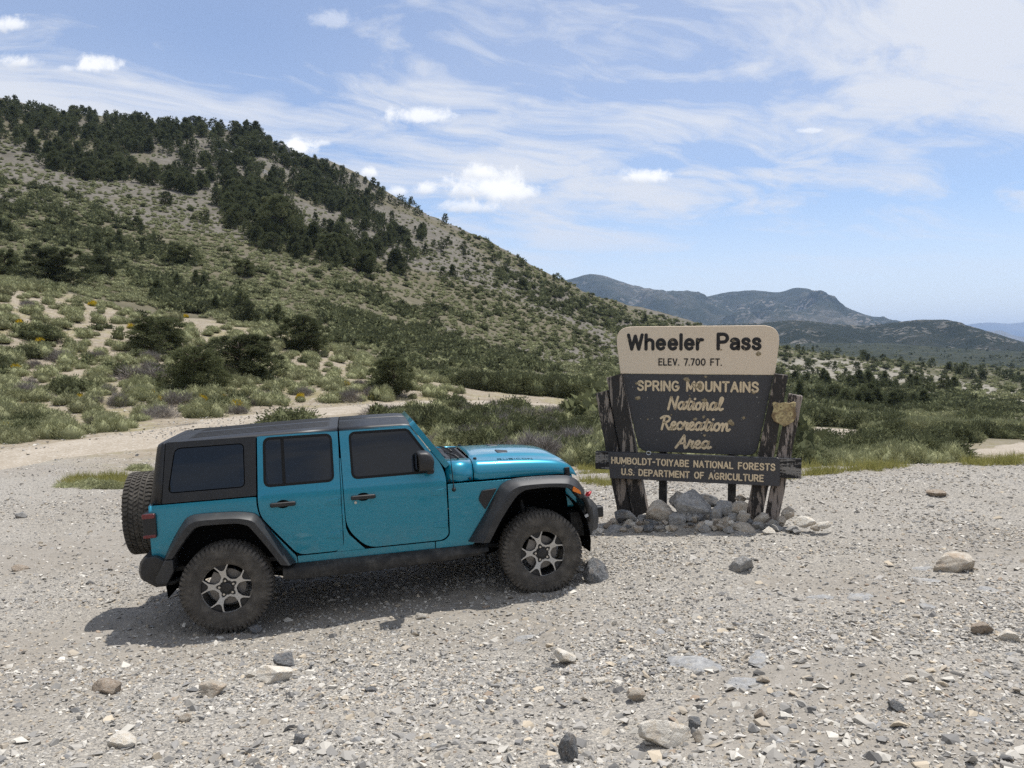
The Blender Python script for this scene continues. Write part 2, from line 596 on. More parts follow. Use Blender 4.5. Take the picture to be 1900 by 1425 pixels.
# what lies where: R loose grey gravel, G pale dirt, B scree and rock on the mountain
gpx, gpy, gd = to_px(GV)
gr = np.hypot(GV[:, 0], GV[:, 1])
x_, y_ = GV[:, 0], GV[:, 1]
edge = pad_edge(x_, y_)
pad = 1 - sstep(gr, edge - 1.0, edge + 1.2)
pad = np.where(y_ < 0, 1 - sstep(gr, 10, 14), pad)
dirt = np.clip(.5 + 1.5 * fbm(x_, y_, 1.7, 4, 70), 0, 1)
scree = np.clip(.5 + 1.7 * fbm(x_, y_, 45, 4, 80), 0, 1) * sstep(gr, 90, 130)
val = np.maximum(sstep(gpx, 1230, 1400) * (y_ > 0) * sstep(gr, 40, 80), (y_ < 0) * sstep(gr, 14, 40))
PALE = [(1430, 664), (1560, 664), (1680, 684), (1900, 728), (1960, 760), (1760, 742), (1600, 716), (1440, 690)]
pale = in_poly(gpx, gpy, PALE) & (y_ > 60) & (gr < 900)
set_col(ground_me, 'zone', np.stack([val, pale * 1.0, val], -1))
set_col(ground_me, 'mask', np.stack([pad, dirt, scree, np.ones_like(pad)], -1))
gm, n, b = material('ground_soil', rough=.95, spec=.15)
geo = n.node('ShaderNodeNewGeometry').outputs['Position']
mr, mg, mb = n.sep(n.attr('mask'))
cell = n.vor(geo, 75, out='Color')
cellr = n.sep(cell)[0]
cell2 = n.sep(n.vor(geo, 160, out='Color'))[0]
grit = n.ramp(cellr, [(0, (.11, .108, .104)), (.25, (.20, .19, .176)), (.6, (.315, .291, .255)), (.85, (.415, .38, .322)), (1, (.56, .52, .45))])
grit = n.mix(.45, grit, n.ramp(cell2, [(0, (.12, .116, .108)), (.5, (.305, .283, .247)), (1, (.535, .495, .43))]))
fines = n.ramp(n.noise(geo, 9, 5, .65), [(.3, (.24, .218, .186)), (.7, (.325, .297, .258))])
padc = n.mix(n.smooth(n.math('ADD', mg, n.math('MULTIPLY', n.math('SUBTRACT', n.noise(geo, 6, 5, .7), .5), 1.1)), .45, 1.05, 0, .8), grit, fines)
patch = n.noise(geo, .55, 4, .6)
padc = n.mix(n.smooth(patch, .3, .7, 0, .35), padc, n.mix(1.0, padc, (.80, .77, .72), 'MULTIPLY'))
soil = n.ramp(n.noise(geo, 1.3, 6, .65), [(.25, (.205, .172, .126)), (.5, (.268, .226, .168)), (.75, (.335, .287, .218))])
soil = n.mix(n.smooth(n.noise(geo, .6, 5, .65), .46, .62, 0, .75), soil, (.245, .215, .115))
soil = n.mix(n.smooth(n.sep(n.vor(geo, 9, out='Color'))[0], .8, .95, 0, .45), soil, (.46, .43, .38))
scr = n.ramp(n.noise(geo, .35, 7, .7), [(.25, (.085, .077, .061)), (.5, (.138, .125, .102)), (.8, (.225, .207, .178))])
hill_c = n.mix(n.smooth(mb, .3, .6), n.ramp(n.noise(geo, .22, 6, .7), [(.3, (.085, .078, .048)), (.55, (.135, .12, .08)), (.8, (.195, .172, .122))]), scr)
dist = n.math('SQRT', n.math('ADD', n.math('POWER', n.sep(geo)[0], 2.0), n.math('POWER', n.sep(geo)[1], 2.0)))
soilc = n.mix(n.smooth(dist, 70, 120), soil, hill_c)
far_c = n.ramp(n.noise(geo, .03, 8, .75), [(.35, (.016, .021, .013)), (.55, (.030, .036, .021)), (.75, (.075, .07, .048))])
olive = n.ramp(n.noise(geo, .09, 7, .72), [(.3, (.050, .056, .030)), (.5, (.095, .092, .054)), (.66, (.19, .17, .12)), (.8, (.30, .275, .22))])
soilc = n.mix(n.sep(n.attr('zone'))[0], soilc, olive)
soilc = n.mix(n.math('MULTIPLY', n.sep(n.attr('zone'))[1], n.smooth(n.noise(geo, .15, 6, .7), .35, .55)), soilc, (.26, .24, .20))
soilc = n.mix(n.smooth(dist, 450, 800), soilc, far_c)
n.put(b.inputs['Base Color'], n.mix(mr, soilc, padc))
hgt = n.math('ADD', n.math('MULTIPLY', cellr, .5), n.math('ADD', n.math('MULTIPLY', n.noise(geo, 40, 4, .6), .8), n.math('MULTIPLY', cell2, .3)))
n.put(b.inputs['Normal'], n.bump(hgt, .55, .012))
ground = link('ground', ground_me, gm, smooth=True)
tag(ground, 'grey gravel pull-out and sandy slopes running up the mountain', kind='structure')


def drape(name, pts, width, mat, lift=.05, across=6, mesh_n=None, wob=.5):
    pts = np.array(pts)
    t = np.gradient(pts[:, :2], axis=0)
    t /= np.linalg.norm(t, axis=1)[:, None] + 1e-9
    nrm = np.stack([-t[:, 1], t[:, 0]], 1)
    rows = []
    for k in range(across + 1):
        s = (k / across - .5) * width
        if k in (0, across):
            s = s + wob * width * fbm(pts[:, 0] + k * 9, pts[:, 1], 2.5, 2, 90)
        rows.append(pts[:, :2] + nrm * np.reshape(s, (-1, 1)))
    XY = np.stack(rows, 1)
    z = H(XY[..., 0], XY[..., 1]) + lift
    z[0] -= lift * 3
    z[-1] -= lift * 3
    z[:, 0] -= lift * 1.8
    z[:, -1] -= lift * 1.8
    V = np.concatenate([XY, z[..., None]], -1).reshape(-1, 3)
    m, c = XY.shape[:2]
    i, j = np.meshgrid(np.arange(m - 1), np.arange(c - 1), indexing='ij')
    Q = np.stack([i * c + j, (i + 1) * c + j, (i + 1) * c + j + 1, i * c + j + 1], -1).reshape(-1, 4)
    return link(name, tri_mesh(name, V, Q), mat, smooth=True)


rm, n, b = material('road_dirt', rough=.95, spec=.15)
geo = n.node('ShaderNodeNewGeometry').outputs['Position']
rc = n.ramp(n.noise(geo, 1.1, 6, .65), [(.25, (.26, .22, .168)), (.5, (.325, .28, .22)), (.75, (.40, .352, .288))])
rc = n.mix(n.smooth(n.sep(n.vor(geo, 22, out='Color'))[0], .72, .9, 0, .6), rc, (.50, .46, .40))
n.put(b.inputs['Base Color'], rc)
n.put(b.inputs['Normal'], n.bump(n.noise(geo, 14, 5, .6), .5, .03))
road_fine = catmull(ROAD_MAIN[8:], 3)
tag(drape('dirt_road', road_fine, 3.6, rm), 'pale dirt road curving behind the blue car', kind='structure')


def px_path(pp, n=10):
    g = [ground_at(*q) for q in pp]
    return catmull([q for q in g if q is not None], n)


TRACKS = []
for pp, w in (([(1572, 830), (1560, 818), (1550, 808), (1552, 797)], 4.4),
              ([(1715, 793), (1740, 790), (1775, 786), (1830, 781), (1900, 779), (1960, 779)], 4.2),
              ([(1838, 845), (1860, 838), (1880, 833), (1925, 825)], 2.4)):
    TRACKS.append(px_path(pp))
    tag(drape('dirt_road', TRACKS[-1], w, rm, lift=.12), 'pale dirt track crossing the brush in the valley', kind='structure')


# --- ranges beyond: ridge line in picture columns, distance, foot
def ridge_range(name, prof, Y, depth, seed, rough, mat, label, foot_y=655, nx=260, ny=60):
    xs = np.array([p[0] for p in prof], float)
    ys = np.array([p[1] for p in prof], float)
    px = np.linspace(xs[0], xs[-1], nx)
    yy = pchip(xs, ys, px)
    u = (px - 950) / F_PX
    crest = np.array([CAM_Z + Y * slope_of(v) for v in yy])
    s = np.linspace(-1, 1, ny)            # -1 foot on our side, 0 crest, 1 far foot
    X, Yv, Z = np.empty((nx, ny)), np.empty((nx, ny)), np.empty((nx, ny))
    for j, q in enumerate(s):
        Yj = Y + q * depth * (1.0 if q < 0 else .5)
        X[:, j] = u * Y * (Yj / Y) ** .5
        Yv[:, j] = Yj
        zf = CAM_Z + Y * slope_of(foot_y) - 60
        k = (1 - abs(q)) ** (1.15)
        Z[:, j] = zf + (crest - zf) * k
    amp = np.maximum(crest - (CAM_Z + Y * slope_of(foot_y)), 5)[:, None]
    q = np.abs(s)[None]
    spur = fbm(X, Yv * .35, depth * .22, 5, seed, .55)
    Z += spur * amp * rough * np.sin(np.clip(q * 1.15, 0, 1) * math.pi) * 1.4
    Z += fbm(X, Yv, depth * .05, 4, seed + 3) * amp * rough * .22 * np.clip(q * 6, .15, 1)
    V = np.stack([X, Yv, Z], -1).reshape(-1, 3)
    i, j = np.meshgrid(np.arange(nx - 1), np.arange(ny - 1), indexing='ij')
    Q = np.stack([i * ny + j, (i + 1) * ny + j, (i + 1) * ny + j + 1, i * ny + j + 1], -1).reshape(-1, 4)
    o = link(name, tri_mesh(name, V, Q), mat, smooth=True)
    return tag(o, label, kind='structure')


def range_mat(name, sc, cols, spots):
    m, n, b = material(name, rough=1.0, spec=.05)
    geo = n.node('ShaderNodeNewGeometry').outputs['Position']
    c = n.ramp(n.noise(geo, sc, 8, .72), cols)
    tr = n.vor(geo, spots, out='Color')
    gap = n.noise(geo, sc * 1.7, 4, .6)
    c = n.mix(n.math('MULTIPLY', n.smooth(n.sep(tr)[0], .62, .78), n.smooth(gap, .46, .64)), c, (.15, .14, .12))
    n.put(b.inputs['Base Color'], c)
    n.put(b.inputs['Normal'], n.bump(n.sep(tr)[1], .8, .35 / spots))
    return m


m_dark = range_mat('wooded_hill', .006, [(.3, (.014, .018, .012)), (.55, (.024, .029, .019)), (.75, (.055, .052, .040))], .10)
m_range = range_mat('forest_range', .0016, [(.3, (.024, .030, .022)), (.5, (.042, .048, .034)), (.72, (.13, .12, .10))], .035)
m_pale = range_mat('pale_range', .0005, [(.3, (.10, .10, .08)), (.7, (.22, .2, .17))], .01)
ridge_range('hill', [(1120, 640), (1250, 606), (1320, 601), (1400, 598), (1470, 593), (1540, 599), (1600, 603), (1650, 598), (1700, 593), (1745, 592), (1790, 602), (1840, 616), (1890, 632), (1960, 648), (2100, 660)],
            2600, 900, 11, .35, m_dark, 'low dark wooded hill across the valley')
ridge_range('mountain', [(700, 600), (880, 560), (980, 530), (1050, 517), (1095, 507), (1150, 521), (1200, 536), (1250, 543), (1300, 550), (1355, 540), (1400, 538), (1440, 541), (1475, 534), (1510, 545), (1560, 566), (1610, 587), (1660, 604), (1760, 628), (1900, 650)],
            6500, 2600, 23, .42, m_range, 'long blue grey mountain range behind the valley', nx=420, ny=110)
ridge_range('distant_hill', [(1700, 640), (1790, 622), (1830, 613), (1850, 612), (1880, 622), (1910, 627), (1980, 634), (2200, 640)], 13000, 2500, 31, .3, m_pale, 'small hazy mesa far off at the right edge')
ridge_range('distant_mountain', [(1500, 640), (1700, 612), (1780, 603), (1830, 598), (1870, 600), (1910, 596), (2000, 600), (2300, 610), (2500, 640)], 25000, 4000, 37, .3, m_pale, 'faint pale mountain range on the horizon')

# ------------------------------------------------------------------ the blue off-road car
paint, n, b = material('teal_paint', (.004, .150, .225), .34, .55, coat=1.0)
b.inputs['Coat Roughness'].default_value = .06
oc = n.coord('Object')
fl = n.noise(oc, 420, 2, .5)
dustn = n.noise(oc, 5, 5, .65)
oz = n.sep(oc)[2]
dusty = n.math('MULTIPLY', n.smooth(dustn, .42, .72), n.smooth(oz, 1.0, .45, .02, .26))
pc = n.mix(n.smooth(fl, .35, .65), (.002, .215, .315), (.003, .24, .355))
n.put(b.inputs['Base Color'], n.mix(dusty, pc, (.20, .19, .16)))
n.put(b.inputs['Metallic'], n.smooth(dusty, 0, .4, .45, .1))
n.put(b.inputs['Coat Weight'], n.smooth(dusty, 0, .4, 1.0, .2))


def plastic(name, c, rough, dust=.25):
    m, n, b = material(name, c, rough)
    oc = n.coord('Object')
    d = n.noise(oc, 7, 6, .65)
    n.put(b.inputs['Base Color'], n.mix(n.math('MULTIPLY', n.smooth(d, .4, .75), dust), c, (.19, .175, .15)))
    n.put(b.inputs['Normal'], n.bump(n.noise(oc, 380, 2, .5), .12, .002))
    return m


m_flare = plastic('flare_plastic', (.021, .022, .024), .5, .12)
m_top = plastic('hardtop_plastic', (.013, .0135, .015), .46, .05)
m_black = plastic('black_plastic', (.014, .014, .015), .5, .10)
m_frame = plastic('chassis_black', (.012, .012, .012), .7, .30)
m_gap = material('gap_black', (.004, .004, .004), .9, spec=.1)[0]
m_seal = material('rubber_seal', (.008, .008, .008), .65, spec=.3)[0]
m_steel = plastic('bumper_steel', (.035, .036, .038), .42, .22)
m_silver = material('machined_alloy', (.52, .51, .49), .34, .6)[0]
m_nut = material('lug_chrome', (.55, .54, .52), .25, 1.0)[0]
m_disc = material('brake_disc', (.20, .19, .18), .5, .7)[0]
m_red = material('tail_red', (.13, .006, .010), .2, coat=.6)[0]
m_hook = material('hook_red', (.42, .02, .025), .4)[0]
m_amber = material('amber_lens', (.75, .19, .01), .22, coat=.6)[0]
m_lamp = material('lamp_glass', (.45, .46, .47), .08, .3, coat=.8)[0]
m_tag = material('paper_tag', (.62, .62, .60), .6)[0]
m_glass, n, b = material('tinted_glass', (.006, .007, .008), .025, spec=.5)
b.inputs['IOR'].default_value = 1.5
tyre_m, n, b = material('dusty_rubber', rough=.9, spec=.2)
oc = n.coord('Object')
n.put(b.inputs['Base Color'], n.ramp(n.noise(oc, 9, 6, .7), [(.25, (.040, .037, .034)), (.5, (.082, .075, .066)), (.75, (.15, .136, .117))]))
n.put(b.inputs['Normal'], n.bump(n.noise(oc, 60, 4, .6), .3, .006))

CF = Vector((0.0, 0, 0))
_yaw, _pit = R(11.8688), R(3.0739)
cF = Vector((math.cos(_yaw) * math.cos(_pit), math.sin(_yaw) * math.cos(_pit), math.sin(_pit)))
cL = Vector((-math.sin(_yaw), math.cos(_yaw), 0))
cU = cF.cross(cL)
car = bpy.data.objects.new('off_road_car', None)
COL.objects.link(car)
car.matrix_world = Matrix(((cF.x, cL.x, cU.x, -2.79940), (cF.y, cL.y, cU.y, 8.01812), (cF.z, cL.z, cU.z, -.94580), (0, 0, 0, 1)))
tag(car, 'teal blue four-door off-road car with black hardtop parked nose-up on gravel', 'car')

BM = bmesh.new


def fin(name, bm, mats, parent=car, smooth=30, bev=0.0, seg=2, fix=True):
    if fix:
        bmesh.ops.recalc_face_normals(bm, faces=bm.faces[:])
    me = bpy.data.meshes.new(name)
    bm.to_mesh(me)
    bm.free()
    o = link(name, me, mats, parent, smooth)
    if bev:
        md = o.modifiers.new('bevel', 'BEVEL')
        md.width = bev
        md.segments = seg
        md.limit_method = 'ANGLE'
        md.angle_limit = R(35)
    return o


def rpoly(pts, n=5):
    """(x, z, corner radius) outline with rounded corners"""
    out = []
    m = len(pts)
    for i in range(m):
        p0, p1, p2 = (Vector(pts[(i + k - 1) % m][:2]) for k in range(3))
        r = pts[i][2] if len(pts[i]) > 2 else 0
        if r <= 0:
            out.append(tuple(p1))
            continue
        d0, d1 = (p0 - p1), (p2 - p1)
        l = min(r, d0.length * .48, d1.length * .48)
        a, c = p1 + d0.normalized() * l, p1 + d1.normalized() * l
        for k in range(n + 1):
            t = k / n
            out.append(tuple(a * (1 - t) ** 2 + p1 * 2 * t * (1 - t) + c * t * t))
    return out


def flat_fill(bm, loops):
    """fill an outline with holes in the (u, v, 0) plane"""
    es = []
    for lp in loops:
        vs_ = [bm.verts.new((u, v, 0)) for u, v in lp]
        es += [bm.edges.new((vs_[i], vs_[(i + 1) % len(vs_)])) for i in range(len(vs_))]
    bmesh.ops.triangle_fill(bm, use_beauty=True, edges=es, normal=(0, 0, 1))


WZ = [(.30, .74), (.53, .774), (.62, .785), (.85, .796), (1.08, .792), (1.18, .783), (1.24, .772), (1.32, .755), (1.5, .722), (1.70, .683), (1.78, .667), (1.9, .64)]
WZx, WZy = [p[0] for p in WZ], [p[1] for p in WZ]


def half_w(z):
    return float(np.interp(z, WZx, WZy))


def side_panel(name, outline, mats, s, holes=(), out=0.0, thick=.02, bev=.004, parent=car, off_fn=None):
    """a panel cut from the car's curved flank; s = -1 right side, +1 left side"""
    bm = BM()
    flat_fill(bm, [outline] + list(holes))
    for z in (.62, .72, .85, .97, 1.08, 1.18, 1.24, 1.32, 1.5, 1.70):
        bmesh.ops.bisect_plane(bm, geom=bm.verts[:] + bm.edges[:] + bm.faces[:], plane_co=(0, z, 0), plane_no=(0, 1, 0))
    for v in bm.verts:
        x, z = v.co.x, v.co.y
        y = half_w(z) + out + (off_fn(x, z) if off_fn else 0)
        v.co = (x, s * y, z)
    bm.normal_update()
    f0 = sum((f.normal.y * f.calc_area() for f in bm.faces))
    if f0 * s < 0:
        bmesh.ops.reverse_faces(bm, faces=bm.faces[:])
    r = bmesh.ops.extrude_face_region(bm, geom=bm.faces[:])
    for v in [g for g in r['geom'] if isinstance(g, bmesh.types.BMVert)]:
        v.co.y -= s * thick
    # the extruded copy is the inner skin: flip so the solid faces outward
    bmesh.ops.recalc_face_normals(bm, faces=bm.faces[:])
    return fin(name, bm, mats, parent, 32, bev, 2, fix=False)


def add_box(bm, x0, x1, y0, y1, z0, z1, M=None):
    m = Matrix.Translation(((x0 + x1) / 2, (y0 + y1) / 2, (z0 + z1) / 2)) @ Matrix.Diagonal((abs(x1 - x0), abs(y1 - y0), abs(z1 - z0), 1))
    return bmesh.ops.create_cube(bm, size=1.0, matrix=(M @ m) if M else m)['verts']


def add_cyl(bm, p0, p1, r0, r1=None, n=16, caps=True):
    p0, p1 = Vector(p0), Vector(p1)
    d = p1 - p0
    q = d.to_track_quat('Z', 'Y').to_matrix().to_4x4()
    return bmesh.ops.create_cone(bm, cap_ends=caps, segments=n, radius1=r0, radius2=r0 if r1 is None else r1, depth=d.length,
                                 matrix=Matrix.Translation((p0 + p1) / 2) @ q)['verts']


def loft(bm, secs, closed=False, cap=False, mat=0):
    rows = [[bm.verts.new(p) for p in s] for s in secs]
    k = len(rows[0])
    fs = []
    for a, c in zip(rows[:-1], rows[1:]):
        for i in range(k if closed else k - 1):
            j = (i + 1) % k
            fs.append(bm.faces.new((a[i], a[j], c[j], c[i])))
    if cap and closed:
        fs.append(bm.faces.new(rows[0][::-1]))
        fs.append(bm.faces.new(rows[-1]))
    for f in fs:
        f.material_index = mat
    return rows


def tube(bm, pts, r, n=8):
    secs = []
    pts = [Vector(p) for p in pts]
    for i, p in enumerate(pts):
        t = (pts[min(i + 1, len(pts) - 1)] - pts[max(i - 1, 0)]).normalized()
        q = t.to_track_quat('Z', 'Y')
        rr = r[i] if isinstance(r, (list, tuple)) else r
        secs.append([p + q @ Vector((math.cos(a) * rr, math.sin(a) * rr, 0)) for a in np.linspace(0, 2 * math.pi, n, endpoint=False)])
    loft(bm, secs, closed=True, cap=True)


# --- outlines of the flank
FD_WIN = rpoly([(1.200, 1.727, .05), (1.752, 1.722, .03), (1.935, 1.45, .08), (1.955, 1.305, .05), (1.205, 1.305, .05)])
RD_WIN = rpoly([(.400, 1.732, .05), (1.010, 1.728, .05), (1.010, 1.300, .05), (.388, 1.300, .05)])
QT_WIN = rpoly([(-.405, 1.712, .06), (.213, 1.712, .05), (.206, 1.303, .05), (-.478, 1.303, .06)])
RD = rpoly([(.334, 1.762, .01), (1.083, 1.765, .01), (1.072, .617, .09), (.65, .617, .07), (.335, 1.01, .10), (.314, 1.13, .05)])
FD = rpoly([(1.098, 1.765, .01), (1.768, 1.768, .02), (2.055, 1.375, .05), (2.098, 1.25, .06), (2.092, .66, .03), (2.03, .617, .10), (1.30, .617, .10), (1.112, .82, .12)])
QT = rpoly([(-.640, 1.206, .01), (.300, 1.204, .01), (.299, 1.13, .05), (.325, .99, .10), (.630, .605, .02), (.635, .535), (.50, .58), (.25, 1.03, .08), (-.25, 1.045, .10), (-.455, .72, .02), (-.645, .71, .01)])
SILL = rpoly([(.642, .535), (.640, .604, .01), (1.953, .604, .004), (1.953, .535)])
FEN = rpoly([(2.112, 1.163, .01), (2.80, 1.158, .01), (2.60, .95), (2.40, .60), (2.33, .535), (1.962, .535), (1.962, .604), (2.05, .607, .03), (2.106, .655, .03)])
TOPSIDE = rpoly([(-.478, 1.768, .02), (.322, 1.766, .01), (.302, 1.217, .005), (-.528, 1.217, .01)])


def grow(poly, d):
    """offset an outline outward by d"""
    P_ = [Vector(p) for p in poly]
    m = len(P_)
    A = sum(P_[i].x * P_[(i + 1) % m].y - P_[(i + 1) % m].x * P_[i].y for i in range(m))
    sg = 1 if A > 0 else -1
    out = []
    for i in range(m):
        t = (P_[(i + 1) % m] - P_[i - 1])
        t.normalize()
        out.append((P_[i].x + sg * t.y * d, P_[i].y - sg * t.x * d))
    return out


def nut_ring(bm, cx, cy, cz, s):
    add_cyl(bm, (cx, cy, cz), (cx, cy + s * .012, cz), .012, .009, 8)


for s in (-1, 1):
    side_panel('rear_quarter', QT, paint, s)
    side_panel('sill', SILL, paint, s, out=-.002)
    side_panel('front_fender', FEN, paint, s)
    side_panel('door_pillar', [(1.0865, 1.5), (1.0810, .95), (1.0795, .715), (1.074, .675), (1.050, .640), (1.015, .618), (1.0, .6065), (1.275, .6065), (1.235, .650), (1.130, .765), (1.106, .83), (1.1025, .95), (1.0955, 1.5)], paint, s, out=-.003)
    for nm, outl, win in (('rear_door', RD, RD_WIN), ('front_door', FD, FD_WIN)):
        # a soft crease along the door under the belt line
        d = side_panel(nm, outl, paint, s, [grow(win, .016)], off_fn=lambda x, z: .004 * math.exp(-((z - 1.17) / .03) ** 2))
        side_panel('window_frame', grow(win, .017), m_seal, s, [grow(win, -.006)], out=.001, thick=.016, bev=.003, parent=d)
        side_panel('window', grow(win, -.004), m_glass, s, out=-.010, thick=.006, bev=0, parent=d)
        if nm == 'rear_door':
            bm = BM()
            z0, z1 = 1.305, 1.728
            loft(bm, [[(.545, s * (half_w(z) - .0075), z), (.575, s * (half_w(z) - .0075), z)] for z in np.linspace(z0, z1, 8)])
            fin('window_bar', bm, m_seal, d)
        hx = .540 if nm == 'rear_door' else 1.288
        bm = BM()     # handle: a flat grip over a shallow dark cup
        y = s * (half_w(1.117) + .002)
        loft(bm, [[(hx + dx, y + s * o, 1.117 + dz) for dx, dz in rpoly([(-w, -h, .018), (w, -h, .018), (w, h, .018), (-w, h, .018)], 3)]
                  for w, h, o in ((.118, .021, .012), (.118, .021, .026), (.110, .014, .034))], closed=True, cap=True)
        for e in (-.085, .085):
            add_box(bm, hx + e - .02, hx + e + .02, y - s * .006, y + s * .02, 1.105, 1.129)
        fin('handle', bm, m_black, d, 40, .002)
        bm = BM()
        for u in (0, 1):
            pp = [(hx + .062 * math.cos(a), y + s * (.003 if u else 0), 1.117 + .040 * math.sin(a)) for a in np.linspace(0, 2 * math.pi, 20, endpoint=False)]
            vs_ = [bm.verts.new(p) for p in pp]
        bm.faces.new(vs_)
        fin('handle_cup', bm, m_gap, d)
        if nm == 'front_door' and s < 0:
            bm = BM()
            add_cyl(bm, (1.212, y, 1.068), (1.212, y + s * .008, 1.068), .015, .013, 14)
            fin('lock', bm, m_nut, d)
        ex = 1.055 if nm == 'rear_door' else 2.075
        for hz in (1.095, .775):
            bm = BM()
            yy = half_w(hz)
            loft(bm, [[(ex + dx, s * (yy + o), hz + dz) for dx, dz in ((-.13 * q, -.022 * q), (-.12 * q, .022 * q), (-.05 * q, .030 * q), (0, .034 * q), (0, -.034 * q), (-.05 * q, -.030 * q))]
                      for q, o in ((1, 0), (1, .006), (.92, .009))], closed=True, cap=True)
            add_cyl(bm, (ex + .006, s * (yy + .004), hz - .036), (ex + .006, s * (yy + .004), hz + .036), .011, n=10)
            for q in (-.09, -.04):
                add_cyl(bm, (ex + q, s * (yy + .006), hz), (ex + q, s * (yy + .0125), hz), .007, n=8)
            fin('hinge', bm, paint, d, 40)
    # hardtop flank with its flush pane
    ht = side_panel('hardtop_side', TOPSIDE, m_top, s, [QT_WIN], out=.004)
    side_panel('window', grow(QT_WIN, -.009), m_glass, s, out=.003, thick=.006, bev=.002, parent=ht)
    side_panel('window_seal', grow(QT_WIN, .002), m_gap, s, out=-.008, thick=.004, bev=0, parent=ht)

    # flares: attach line at the body, crest, lower lip
    for nm, A, Bc, Cc, tail in (
        ('rear_flare',
         [(-.545, .705), (-.448, .89), (-.345, 1.045), (-.290, 1.085), (-.195, 1.098), (.091, 1.090), (.245, 1.066), (.300, 1.040), (.345, .985), (.470, .79), (.620, .552)],
         [(-.500, .735), (-.395, .90), (-.305, 1.022), (-.255, 1.052), (-.170, 1.066), (.100, 1.058), (.225, 1.036), (.280, 1.012), (.325, .958), (.440, .775), (.575, .560)],
         [(-.440, .735), (-.330, .885), (-.250, .975), (-.205, 1.000), (-.130, 1.008), (.110, 1.000), (.190, .982), (.235, .958), (.275, .905), (.380, .755), (.492, .575)], None),
        ('front_flare',
         [(2.285, .575), (2.463, .84), (2.610, 1.070), (2.655, 1.120), (2.730, 1.153), (2.838, 1.166), (3.097, 1.164), (3.310, 1.150), (3.380, 1.128), (3.440, 1.088), (3.500, .990)],
         [(2.405, .580), (2.535, .84), (2.670, 1.035), (2.715, 1.078), (2.775, 1.106), (2.850, 1.118), (3.061, 1.116), (3.270, 1.100), (3.340, 1.078), (3.400, 1.040), (3.470, .955)],
         [(2.478, .580), (2.604, .787), (2.735, .965), (2.785, 1.018), (2.830, 1.045), (2.890, 1.064), (3.100, 1.070), (3.265, 1.052), (3.320, 1.032), (3.366, 1.000), (3.420, .925)], None)):
        bm = BM()
        secs = []
        A_, B_, C_ = (np.array(catmull([(p[0], p[1], 0) for p in q], 4))[:, :2] for q in (A, Bc, Cc))
        for a_, b_, c_ in zip(A_, B_, C_):
            ya = half_w(a_[1]) - .012
            m1 = a_ * .5 + b_ * .5
            m2 = b_ * .88 + c_ * .12
            inn = c_ + (c_ - b_) * .10
            secs.append([(a_[0], s * ya, a_[1]), (a_[0], s * (ya + .030), a_[1]), (m1[0], s * .880, m1[1]), (b_[0], s * .922, b_[1]), (m2[0], s * .936, m2[1]),
                         (c_[0] * .6 + b_[0] * .4, s * .938, c_[1] * .6 + b_[1] * .4), (c_[0] * .93 + b_[0] * .07, s * .936, c_[1] * .93 + b_[1] * .07),
                         (c_[0], s * .926, c_[1]), (inn[0], s * .86, inn[1]), (inn[0], s * (ya - .03), inn[1])])
        loft(bm, secs, closed=True, cap=True)
        fl = fin(nm, bm, m_flare, car, 50)
        if nm == 'front_flare':
            bm = BM()
            loft(bm, [[(x, s * y, z) for x, z in rpoly([(3.335, 1.015, .02), (3.355, 1.058, .01), (3.42, 1.010, .02), (3.430, .972, .01)], 3)] for y in (.915, .944, .950)], closed=True, cap=True)
            fin('marker_lamp', bm, m_amber, fl, 40, .004)
            bm = BM()
            loft(bm, [[(x, s * y, z) for x, z in rpoly([(2.405, .985, .03), (2.445, 1.075, .02), (2.60, 1.085, .02), (2.47, .88, .02)], 3)] for y in (.785, .806, .812)], closed=True, cap=True)
            fin('fender_vent', bm, m_black, car, 40, .004)
        else:
            bm = BM()   # the flare runs on to the bumper below a seam
            loft(bm, [[(x, s * y, z) for x, z in ((-.510, .725), (-.440, .725), (-.440, .62), (-.500, .512), (-.585, .512), (-.600, .56))] for y in (.72, .928, .934)], closed=True, cap=True)
            fin('flare_tail', bm, m_flare, fl, 40, .006)

    # mirror
    bm = BM()
    secs = []
    for y, k in ((-.015, .55), (.0, .86), (.03, 1.0), (.14, 1.0), (.19, .93), (.205, .72)):
        c = Vector((1.885, 1.441))
        sh = rpoly([(1.806, 1.535, .03), (1.925, 1.533, .06), (1.978, 1.45, .06), (1.955, 1.348, .03), (1.815, 1.352, .025)], 4)
        secs.append([(c.x + (x - c.x) * k, s * (.86 + y), c.y + (z - c.y) * k) for x, z in sh])
    loft(bm, secs, closed=True, cap=True)
    mr_ = fin('mirror', bm, m_black, car, 45)
    bm = BM()
    loft(bm, [[(1.93 + dx * k, s * y, 1.325 + dz * k) for dx, dz in rpoly([(-.035, -.03, .02), (.06, -.025, .03), (.05, .035, .02), (-.035, .03, .02)], 3)]
              for y, k in ((.74, 1.15), (.80, 1.0), (.90, .85), (.94, .7))], closed=True, cap=True)
    fin('mirror_arm', bm, m_black, mr_, 45)
    bm = BM()
    loft(bm, [[(1.800, s * (.875 + dy), z) for dy, z in rpoly([(0, 1.365, .02), (.18, 1.365, .02), (.18, 1.522, .02), (0, 1.522, .02)], 3)], [(1.802, s * (.875 + dy), z) for dy, z in rpoly([(0, 1.365, .02), (.18, 1.365, .02), (.18, 1.522, .02), (0, 1.522, .02)], 3)]], closed=True, cap=True)
    fin('mirror_glass', bm, m_glass, mr_)

    # rock rail below the sill
    bm = BM()
    loft(bm, [[(x, s * y, z) for y, z in ((.60, .548), (.785, .535), (.835, .505), (.850, .47), (.840, lo_ + .012), (.80, lo_), (.60, lo_ + .03))]
              for x, lo_ in ((.50, .40), (.62, .384), (1.4, .388), (2.2, .412), (2.40, .43), (2.478, .46))], closed=True, cap=True)
    fin('rock_rail', bm, m_frame, car, 40, .006)
